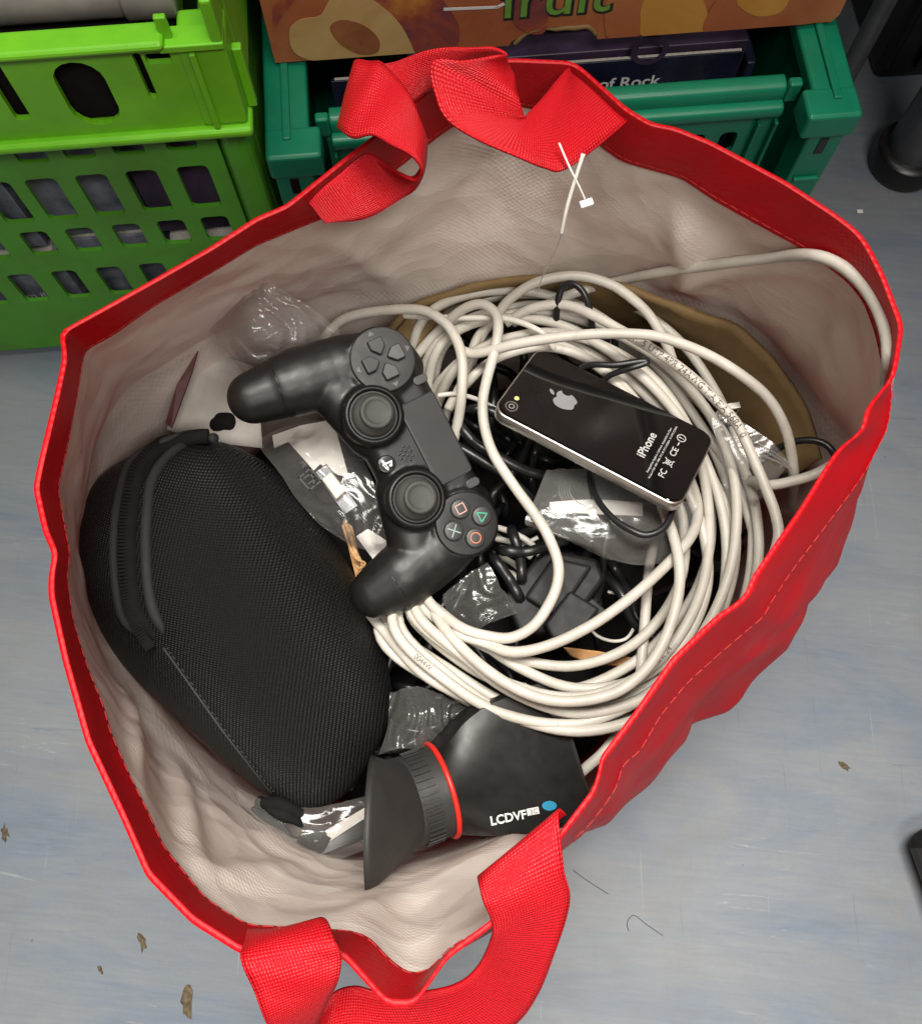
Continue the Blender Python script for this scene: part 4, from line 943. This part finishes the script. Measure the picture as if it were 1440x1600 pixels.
sheet('film', [[(370,1230,.235),(430,1260,.238),(500,1262,.236),(575,1245,.232)], [(385,1290,.232),(440,1305,.238),(510,1300,.238),(575,1290,.232)], [(420,1345,.225),(470,1352,.229),(530,1345,.229),(572,1330,.225)]], 'clear_film', pf, .001, 45, 10, 0, .0026, .1)
for k in range(7):
    tube('lead', PP([(395 + 6 * k, 1262 + 2 * k, .222), (430 + 5 * k, 1300 + 3 * k, .226), (480, 1318 + 4 * k - 3, .228), (530, 1305 + 3 * k, .227), (575, 1280 + 4 * k, .222)]), .0018, 'black_cable', pf, 8)
prism('paper_slip', PP([(505,1300,.232),(570,1262,.232),(576,1275,.231),(515,1315,.231)]), 0, -.001, 'paper_grey', pf, .0002)

# price-tag fastener on the back handle
tf = thing('tag_fastener', 'white plastic price tag fastener hanging from the back handle', 'tag fastener', P(900, 300, .40))
tube('filament', PP([(873,223,.440),(890,262,.436),(904,290,.430),(914,312,.424)]), .00055, 'nylon_white', tf, 6)
tube('filament', PP([(911,240,.432),(895,290,.420),(884,330,.410),(877,365,.398)]), .0011, 'nylon_white', tf, 6)
tube('filament', PP([(877,365,.398),(868,390,.375),(850,425,.34),(840,455,.31)]), .00035, 'nylon_white', tf, 6)
Mf = frame(P(916, 317, .423), P(928, 313, .423) - P(904, 321, .423), Vector((0, 1, .4)))
box('crossbar', Mf, (-.0034, -.0018, -.0008), (.0034, .0018, .0008), 'nylon_white', tf, .0006)

# ================================================================== crates behind the bag
PHI = math.radians(5.2)
KA = Vector((-.300, .425, 0))
kx = Vector((math.cos(PHI), math.sin(PHI), 0)); ky = Vector((-math.sin(PHI), math.cos(PHI), 0))
def kmat(o): return frame(o, kx, ky)
def kloc(u, v, off=0):
    """photo point on the crates' front plane (moved back by off) -> (x, z) in the crate frame at KA"""
    d = ray(u, v); o = KA + ky * off; t = (o - CAM).dot(ky) / d.dot(ky); p = CAM + d * t; return (p - KA).dot(kx), p.z
MK = kmat(KA)
def panel(name, x0, x1, z0, z1, holes, y, th, mat, parent):
    """plate with rounded openings, cut on a grid of cells; holes: list of (cx, cz, w, h, r)"""
    bm = bmesh.new()
    outer = [(x0, z0), (x1, z0), (x1, z1), (x0, z1)]
    allv = [[Vector((x, z, 0)) for x, z in outer]]
    for cx, cz, w, h, r in holes: allv.append([Vector((x, z, 0)) for x, z in rrect(w, h, r, 4, cx, cz)])
    tris = geometry.tessellate_polygon(allv)
    flatv = [q for l in allv for q in l]; n = len(flatv)
    V = [MK @ Vector((q.x, y, q.y)) for q in flatv] + [MK @ Vector((q.x, y + th, q.y)) for q in flatv]
    Fc = [tuple(t) for t in tris] + [tuple(i + n for i in reversed(t)) for t in tris]
    k = 0
    for l in allv:
        m_ = len(l); Fc += [(k + i, k + (i + 1) % m_, n + k + (i + 1) % m_, n + k + i) for i in range(m_)]; k += m_
    return obj(name, V, Fc, mat, parent, smooth=False)
# --- lower left crate
c1 = thing('green_crate', 'lower leaf green crate with rows of slots, left behind the bag', 'crate', MK @ Vector((-.15, .18, 0)), 'crates behind the bag')
xr = kloc(402, 260)[0]; ztop = kloc(200, 213, -.014)[1] - .0035
holes = []
for v_, us_, w_, h_ in ((228, [45,120,197,280], .031, .024), (305, [12,82,158,234,312], .033, .052), (372, [-15,62,132,204,273,340], .031, .034), (440, [-20,45,112,180,246,312], .030, .046)):
    for u_ in us_:
        x, z = kloc(u_, v_ + (u_ - 160) * -.085 + (0 if v_ > 300 else 0)); holes.append((x, z, w_ * .68, h_ * .9, .0045))
    x, z = kloc(us_[0], v_ + 13); step = kloc(us_[2], v_)[0] - kloc(us_[1], v_)[0]
panel('front_panel', -.30, xr - .022, .012, ztop, [h for h in holes if h[0] - h[2] / 2 > -.298 and h[1] + h[3] / 2 < ztop - .001], 0, .0035, 'leaf_plastic', c1)
box('corner_post', MK, (xr - .0225, .0006, .012), (xr, .030, ztop), 'leaf_plastic', c1, .008)
box('side_panel', MK, (xr - .005, .030, .012), (xr - .001, .38, ztop), 'leaf_plastic', c1, .001)
box('back_panel', MK, (-.30, .38, .012), (xr, .384, ztop), 'leaf_plastic', c1, .001)
box('base', MK, (-.30, .004, .004), (xr - .004, .38, .012), 'leaf_plastic', c1, .001)
tt = [(-.27, .05, .02, .115, 'slate_cover'), (-.17, .018, .012, .125, 'slate_cover'), (-.10, .03, .012, .118, 'slate_cover'), (-.03, .022, .03, .112, 'slate_cover')]
for i, (bx0, by0, bz0, wdt, mt) in enumerate([(-.295, .016, .013, .085, 'slate_cover'), (-.205, .022, .013, .075, 'navy_cover'), (-.125, .015, .013, .088, 'slate_cover'), (-.03, .024, .013, .08, 'slate_cover'), (.055, .02, .013, .06, 'purple_cover')]):
    for j in range(2):
        z0 = bz0 + j * .135; h = .118 + .01 * ((i + j) % 2)
        nm = ['far left', 'second', 'middle', 'fourth', 'rightmost'][i]
        b = thing('book', '%s dark book of the %s row inside the lower leaf green crate' % (nm, ['bottom', 'top'][j]), 'book', MK @ Vector((bx0 + wdt / 2, by0 + .02, z0)), 'books in the leaf green crate')
        box('cover', MK, (bx0, by0, z0), (bx0 + wdt, by0 + .02, z0 + h), mt, b, .001)
        box('top_edge', MK, (bx0 + .003, by0 + .002, z0 + h), (bx0 + wdt - .003, by0 + .018, z0 + h + .0015), 'page_edge', b, .0003)
        if i in (0, 2) : text('lettering', ['mat', '', 'm ill'][i], .012, MK @ Matrix.Translation((bx0 + .05, by0 - .0006, z0 + h * .55)) @ Matrix.Rotation(math.pi / 2, 4, 'X'), 'print_white', b)
        if i == 1 and j: flat('crescent', MK @ Matrix.Translation((bx0 + .025, by0 - .0006, z0 + h * .6)) @ Matrix.Rotation(math.pi / 2, 4, 'X'), [[(.014 * math.cos(a), .014 * math.sin(a)) for a in [math.radians(-100 + 14 * q) for q in range(16)]] + [(.010 * math.cos(a) - .003, .011 * math.sin(a)) for a in [math.radians(110 - 14 * q) for q in range(16)]]], 'cream_plastic', b, .0001)
# --- upper left crate
c2_ = thing('green_crate', 'upper lime green crate with oval slot stacked on the leaf green one', 'crate', MK @ Vector((-.15, .18, ztop)), 'crates behind the bag')
FO = -.014
xr2, zl = kloc(398, 205, FO); _, zt2 = kloc(150, 75, FO)
zb2 = kloc(200, 213, FO)[1]
s1 = kloc(123, 122, FO); s2 = kloc(20, 140, FO); s3 = kloc(242, 130, FO)
panel('front_panel', -.30, xr2 - .03, zb2 + .004, zt2, [(s1[0], min(s1[1], zt2 - .035), .030, .052, .0145), (s2[0] - .004, s2[1], .010, .05, .002), (s3[0] - .004, s3[1] + .006, .005, .036, .002), (s3[0] + .008, s3[1] + .019, .015, .008, .002)], FO, .004, 'lime_plastic', c2_)
box('bottom_lip', MK, (-.30, FO - .006, zb2 - .003), (xr2, FO + .02, zb2 + .0045), 'lime_plastic', c2_, .003)
box('corner_post', MK, (xr2 - .031, FO - .001, zb2 + .0045), (xr2 - .002, FO + .03, zt2 - .004), 'lime_plastic', c2_, .003)
box('corner_rib', MK, (xr2 - .024, FO - .004, zb2 + .005), (xr2 - .020, FO - .0006, zt2 - .006), 'lime_plastic', c2_, .001)
xi = kloc(255, 60, FO)[0]
box('top_lip', MK, (-.30, FO - .007, zt2), (xi, FO + .012, zt2 + .006), 'lime_plastic', c2_, .003)
box('top_step', MK, (xi - .004, FO - .004, zt2 - .004), (xr2 - .002, FO + .012, zt2 + .001), 'lime_plastic', c2_, .001)
box('top_post', MK, (xr2 - .009, FO - .003, zt2), (xr2 - .002, FO + .20, zt2 + .030), 'lime_plastic', c2_, .002)
box('tab', MK, (xr2 - .038, FO + .002, zt2), (xr2 - .031, FO + .006, zt2 + .016), 'lime_plastic', c2_, .001)
box('side_panel', MK, (xr2 - .006, FO + .03, zb2), (xr2 - .002, .36, zt2), 'lime_plastic', c2_, .001)
box('side_rib', MK, (xr2 - .002, FO + .012, zb2 + .005), (xr2 + .004, FO + .018, zt2 - .02), 'lime_plastic', c2_, .001)
box('base', MK, (-.30, FO + .02, zb2), (xr2 - .006, .36, zb2 + .006), 'lime_plastic', c2_, .001)
gp = thing('grey_pipe', 'grey ribbed plastic pipe lying in the upper lime green crate', 'pipe', MK @ Vector((-.15, .03, zb2)))
tube('barrel', [MK @ Vector((x, .028, zt2 + .001)) for x in (-.30, -.2, -.1, xr2 - .06)], .015, 'grey_pipe', gp, 24)
tube('collar', [MK @ Vector((x, .028, zt2 + .001)) for x in (xr2 - .060, xr2 - .045, xr2 - .03)], .0175, 'grey_pipe', gp, 24)
tb = thing('dark_filler', 'dark filler added to blacken the inside of the upper lime green crate under the pipe', 'box', MK @ Vector((-.15, .1, zb2)))  # stand-in block added so the crate's inside looks dark
box('body', MK, (-.295, FO + .010, zb2 + .0065), (xr2 - .034, .30, zt2 - .017), 'black_cloth', tb, .003)
box('lid', MK, (-.297, .055, zt2 - .017), (xr2 - .036, .30, zt2 + .004), 'maroon_card', tb, .003)
# --- dark green folding crate
c3_ = thing('green_crate', 'dark emerald folding crate with bar handle holding books, under the fruit box', 'crate', MK @ Vector((.38, .18, 0)), 'crates behind the bag')
xL, zr = kloc(408, 225); xR, zr2 = kloc(1336, 195); zr = (zr + zr2) / 2
D3 = .36
for nm, a, b in (('left', xL, xL + .032), ('right', xR - .032, xR)):
    x0, x1 = a, b; ins = (x1 - .008) if nm == 'left' else x0
    box('side_rim', MK, (x0, .0005, zr - .014), (x1, D3, zr), 'green_plastic', c3_, .003)
    box('rim_ridge', MK, ((x0 + x1) / 2 - .003, .012, zr), ((x0 + x1) / 2 + .003, D3 - .01, zr + .003), 'green_plastic', c3_, .0012)
    box('corner_block', MK, (x0 + (-.0 if nm == 'left' else -.008), -.003, zr - .022), (x1 + (.008 if nm == 'left' else .0), .024, zr + .001), 'green_plastic', c3_, .003)
    box('corner_post', MK, (x0 + .002, .002, .004), (x1 - .002, .026, zr - .022), 'green_plastic', c3_, .002)
    box('post_rib', MK, (x0 + .006, -.0015, zr - .075), (x1 - .006, .002, zr - .071), 'green_plastic', c3_, .001)
    box('post_slot', MK, (x0 + .012, .0012, zr - .045), (x0 + .019, .0026, zr - .028), 'lens_black', c3_, .0005)
    box('side_panel', MK, (x0 + .006, .026, .004), (x0 + .010, D3, zr - .014), 'green_plastic', c3_, .001)
    hx = x1 + .004 if nm == 'left' else x0 - .014
    box('latch', MK, (hx, .030, zr - .02), (hx + .010, .038, zr - .002), 'green_plastic', c3_, .002)
xa_, xb_ = xL + .046, xR - .046
def bar(nm, y, z, ry, rz):
    rows = [[MK @ Vector((x, y + ry * math.copysign(abs(math.cos(a)) ** .7, math.cos(a)), z + rz * math.copysign(abs(math.sin(a)) ** .7, math.sin(a)))) for a in [2 * math.pi * i / 20 for i in range(20)]] for x in (xa_, xa_ + .003, xb_ - .003, xb_)]
    V, Fc = grid_geo(rows, True); Fc += [tuple(range(20)), tuple(range(60, 80))]; obj(nm, V, Fc, 'green_plastic', c3_, bevel=.001)
zb_1 = kloc(1262, 128, .040)[1]; zb_2 = kloc(1262, 164, .030)[1]
bar('handle_bar', .040, zb_1 - .004, .008, .0095); bar('handle_bar', .030, zb_2, .006, .006)
sl = []
for i in range(2):
    for j in range(3): sl.append((xb_ - .030 - i * .026, zr - .065 - j * .034, .014, .024, .005))
for i in range(2):
    for j in range(3): sl.append((xa_ + .030 + i * .026, zr - .065 - j * .034, .014, .024, .005))
panel('front_panel', xa_ - .004, xb_ + .004, .006, zb_2 - .004, sl, .034, .004, 'green_plastic', c3_)
for x in (xb_ + .0005, xb_ - .013, xa_ - .0005, xa_ + .011): box('panel_rib', MK, (x, .028, .01), (x + .003, .034, zr - .04), 'green_plastic', c3_, .001)
box('back_panel', MK, (xL + .004, D3 - .006, .004), (xR - .004, D3 - .001, zr - .016), 'green_plastic', c3_, .001)
box('base', MK, (xL + .008, .03, .001), (xR - .008, D3 - .01, .006), 'green_plastic', c3_, .001)
# books in it
x1b, z1b = kloc(1163, 80, .085)
bk = thing('book', 'navy music book with white lettering standing behind the emerald crate bar', 'book', MK @ Vector((.3, .09, .01)), 'books in the emerald crate')
xbl = kloc(515, 120, .085)[0]
box('cover', MK, (xbl, .085, .012), (x1b, .0885, z1b), 'navy_cover', bk, .0008)
box('top_edge', MK, (xbl + .003, .0858, z1b), (x1b - .002, .0880, z1b + .0008), 'page_edge', bk, .0003)  # pale strip paints the highlight along the cover's top
xt, zt_ = kloc(988, 126, .084)
text('lettering', 'y of Rock', .0155, MK @ Matrix.Translation((xt - .008, .0843, zt_ - .002)) @ Matrix.Rotation(math.pi / 2, 4, 'X'), 'print_white', bk, .0003)
flat('moon_print', MK @ Matrix.Translation((xt + .008, .0843, zt_ + .030)) @ Matrix.Rotation(math.pi / 2, 4, 'X'), ring2d(.010, .0145, 28), 'purple_cover', bk, .0001)
bk2 = thing('book', 'purple black book leaning behind the navy music book', 'book', MK @ Vector((.3, .13, .01)), 'books in the emerald crate')
box('cover', MK, (xbl + .06, .092, .012), (x1b + .004, .160, z1b + .004), 'purple_cover', bk2, .001)
bk3 = thing('book', 'dark navy box file at the right end of the emerald crate', 'book', MK @ Vector((.5, .12, .01)), 'books in the emerald crate')
box('cover', MK, (x1b + .006, .085, .012), (xR - .05, .20, z1b - .012), 'navy_cover', bk3, .002)
bk4 = thing('book', 'brownish black book at the left end of the emerald crate', 'book', MK @ Vector((.2, .12, .01)), 'books in the emerald crate')
box('cover', MK, (xL + .07, .120, .012), (xbl + .055, .17, z1b - .006), 'purple_cover', bk4, .002)

# --- fruit box
ZF = zr + .004
f0 = P(430, 98, ZF); f1 = P(1306, 33, ZF); fx = (f1 - f0).normalized(); fy = Vector((-fx.y, fx.x, 0)); MF = frame(f0, fx, fy); FL = (f1 - f0).length
fb_ = thing('fruit_box', 'cardboard fruit box printed with peaches resting on the emerald crate', 'box', f0 + fx * FL / 2)
def floc(u, v):
    d = ray(u, v); t = (f0 - CAM).dot(fy) / d.dot(fy); p = CAM + d * t; return (p - f0).dot(fx), p.z - f0.z
n0 = floc(795, 70); n1 = floc(933, 62); n2 = floc(925, 42); n3 = floc(805, 50); HF = .14
front = [(0, 0), (n0[0], 0), (n0[0] + .002, .004), (n3[0] + .012, n3[1]), (n2[0] - .03, n2[1] + .003), (n2[0], n2[1]), (n1[0], 0), (FL - .004, 0), (FL, .006), (FL, HF), (0, HF)]
n = len(front); V = [MF @ Vector((x, y, z)) for y in (0, .004) for x, z in front]
obj('front_panel', V, [tuple(range(n)), tuple(reversed(range(n, 2 * n)))] + [(i, (i + 1) % n, n + (i + 1) % n, n + i) for i in range(n)], 'fruit_board', fb_, smooth=False)
prs = [(0, 0), (0, HF)]
box('side_panel', MF, (-.0005, .0045, 0), (.0045, .25, HF), 'cardboard', fb_, .0005)
box('side_panel', MF, (FL - .005, .0045, 0), (FL - .0005, .25, HF), 'cardboard', fb_, .0005)
box('back_panel', MF, (.005, .245, 0), (FL - .0055, .25, HF), 'cardboard', fb_, .0005)
box('base', MF, (.005, .03, .002), (FL - .0055, .245, .006), 'cardboard', fb_, .0005)
tear = [MF @ Vector((n0[0] + .004 + (n2[0] - n0[0]) * t, .001, n3[1] * min(1, 6 * t, 6 * (1.05 - t)) + .0015 * noise.noise(Vector((t * 9, 0, 0))))) for t in [i / 16 for i in range(17)]]
tube('torn_edge', tear, .0022, 'cardboard', fb_, 6, wob=.6, sub=3)
def blob(name, pts_px, mat, lift):
    p = [floc(*q) for q in pts_px]; c = catmull([Vector((x, z, 0)) for x, z in p], 5, True)
    c = [(max(.0008, min(FL - .001, q.x)), max(.0006, min(HF - .001, q.y))) for q in c]
    Mz = MF @ Matrix.Translation((0, -lift, 0)) @ Matrix.Rotation(math.pi / 2, 4, 'X')
    return flat(name, Mz, [c], mat, fb_, .0001)
blob('printed_peach', [(432,40),(470,-10),(520,-30),(440,-60),(425,0),(430,80)], 'peach_skin', .0004)
blob('printed_peach', [(560,-30),(650,-40),(700,10),(718,50),(700,85),(640,95),(600,60)], 'peach_skin', .0006)
blob('printed_peach_half', [(452,45),(470,28),(500,22),(520,-6),(570,-8),(620,30),(645,75),(640,90),(560,93),(500,95),(460,80)], 'peach_flesh', .0009)
blob('printed_stone', [(515,40),(535,28),(570,38),(592,60),(588,80),(560,82),(530,65)], 'peach_stone', .0012)
blob('printed_peach', [(800,30),(815,-20),(850,-40),(855,40),(830,52)], 'peach_skin', .0005)
blob('printed_peach', [(945,10),(960,-25),(1000,-30),(1005,30),(990,60),(950,62)], 'fruit_board', .0006)
blob('printed_peach', [(1005,0),(1030,-30),(1080,-30),(1105,20),(1100,55),(1010,62),(1000,30)], 'peach_gold', .0008)
blob('printed_peach', [(1105,20),(1140,-20),(1200,-40),(1270,-30),(1290,20),(1240,40),(1110,55)], 'fruit_board', .0011)
blob('printed_peach', [(1150,0),(1180,-20),(1230,-15),(1220,15),(1180,22)], 'peach_gold', .0014)
lx, lz = floc(868, 2)
Mt_ = MF @ Matrix.Translation((lx, -.0012, lz + .004)) @ Matrix.Rotation(math.pi / 2, 4, 'X')
text('lettering', 'fruit', .046, Mt_ @ Matrix.Translation((.001, -.001, -.0004)), 'print_black', fb_, .0016)
text('lettering', 'fruit', .046, Mt_, 'print_green', fb_, .0002)
la, lb = floc(695, 12), floc(785, 8)
flat('printed_line', MF @ Matrix.Translation((0, -.0012, 0)) @ Matrix.Rotation(math.pi / 2, 4, 'X'), line2d([la, (lb[0] - .004, lb[1]), (lb[0], lb[1] + .002)], .0022, False), 'print_white', fb_, .0001)

# ================================================================== posts at the right, odds and ends on the floor
pt = thing('table', 'table with a grey metal leg and black rubber foot at the top right, its unseen top added for shade', 'table', P(1408, 262, 0))
b0 = P(1408, 258, 0); lathe('rubber_foot', Matrix.Translation(b0), [(.034, .0005), (.036, .008), (.035, .026), (.030, .030), (.01, .030)], 'post_black', pt, 40)
lathe('leg', Matrix.Translation(b0), [(.0265, .028), (.0265, .715), (.01, .715)], 'post_grey', pt, 40)
box('shade_top', Matrix.Translation(b0), (-.16, -.12, .715), (1.1, .75, .745), 'post_grey', pt, .004)  # unseen top added to shade the corner behind the crates
pt2 = thing('metal_post', 'thin grey metal post right behind the emerald crate', 'post', P(1318, 120, 0))
b1 = P(1305, 150, 0)
lathe('tube', Matrix.Translation(b1), [(.010, .0005), (.010, .7), (.004, .7)], 'post_grey', pt2, 24)
pt3 = thing('black_bin', 'black ribbed bin standing behind the grey leg', 'bin', P(1400, 120, 0))
b2 = P(1392, 150, 0); Mb2 = frame(b2, kx, ky)
box('body', Mb2, (-.016, .02, .001), (.35, .32, .5), 'post_black', pt3, .01)
for i in range(3): box('rib', Mb2, (-.012 + i * .03, .014, .02), (-.004 + i * .03, .022, .48), 'post_black', pt3, .002)
sb = thing('black_shoe', 'dark rounded object at the right edge of the floor', 'shoe', P(1450, 1385, 0))
hull_b = bmesh.new(); q = P(1470, 1385, 0)
hull(hull_b, [(q.x, q.y + .03, .022, .03, .018, .02), (q.x + .01, q.y - .03, .022, .026, .02, .02)])
me = bpy.data.meshes.new('sole'); hull_b.to_mesh(me); hull_b.free(); me.materials.append(MATS['black_rubber']); link('upper', me, sb)
box('sole', Matrix.Translation(q), (-.016, -.028, .0005), (.05, .03, .006), 'post_black', sb, .002)
def crumb(u, v, s_, label, ang=0):
    p = P(u, v, 0); r = random.Random(int(u)); V = []; n = 14
    for lv, k in ((.0004, 1.0), (.0016, .8), (.0022, .35)):
        for i in range(n):
            a = 2 * math.pi * i / n; rr = s_ * k * .62 * (1 + .75 * noise.noise(Vector((math.cos(a) * 4, math.sin(a) * 4, u))) + .3 * r.uniform(-1, 1))
            x, y = rr * math.cos(a) * .55, rr * math.sin(a) * 1.4
            V.append(p + Vector((x * math.cos(ang) - y * math.sin(ang), x * math.sin(ang) + y * math.cos(ang), lv)))
    Fc = [(l * n + i, l * n + (i + 1) % n, (l + 1) * n + (i + 1) % n, (l + 1) * n + i) for l in range(2) for i in range(n)] + [tuple(range(2 * n, 3 * n))]
    tag(obj('floor_crumb', V, Fc, 'debris_brown'), label, 'crumb', 'brown crumbs on the floor')
crumb(8, 1302, .008, 'brown crumb at the left edge of the floor', .3)
crumb(222, 1470, .008, 'brown crumb just below the bag rim at lower left', .4)
crumb(291, 1565, .012, 'largest brown crumb at the bottom left of the floor', .1)
crumb(1318, 1197, .006, 'dark crumb on the floor right of the bag', .9)
crumb(157, 1515, .004, 'tiny dark crumb left of the other bottom crumbs', .6)
def hair(pts, label):
    o, c = tube('hair', [P(u, v, .0012) for u, v in pts], .00020, 'hair_dark', None, 5); tag(o, label, 'hair', 'hairs on the floor')
hair([(982,1455),(980,1442),(990,1431),(1010,1445),(1035,1462)], 'curled hair on the floor below the bag')
hair([(895,1360),(920,1378),(950,1397)], 'straight hair on the floor right of the front handle')
pbx = thing('paper_scrap', 'tiny white scrap on the floor near the grey leg', 'scrap', P(1345, 328, 0))
box('scrap', Matrix.Translation(P(1343, 330, .001)), (-.003, -.002, -.0005), (.003, .002, .0005), 'paper_white', pbx, .0002)
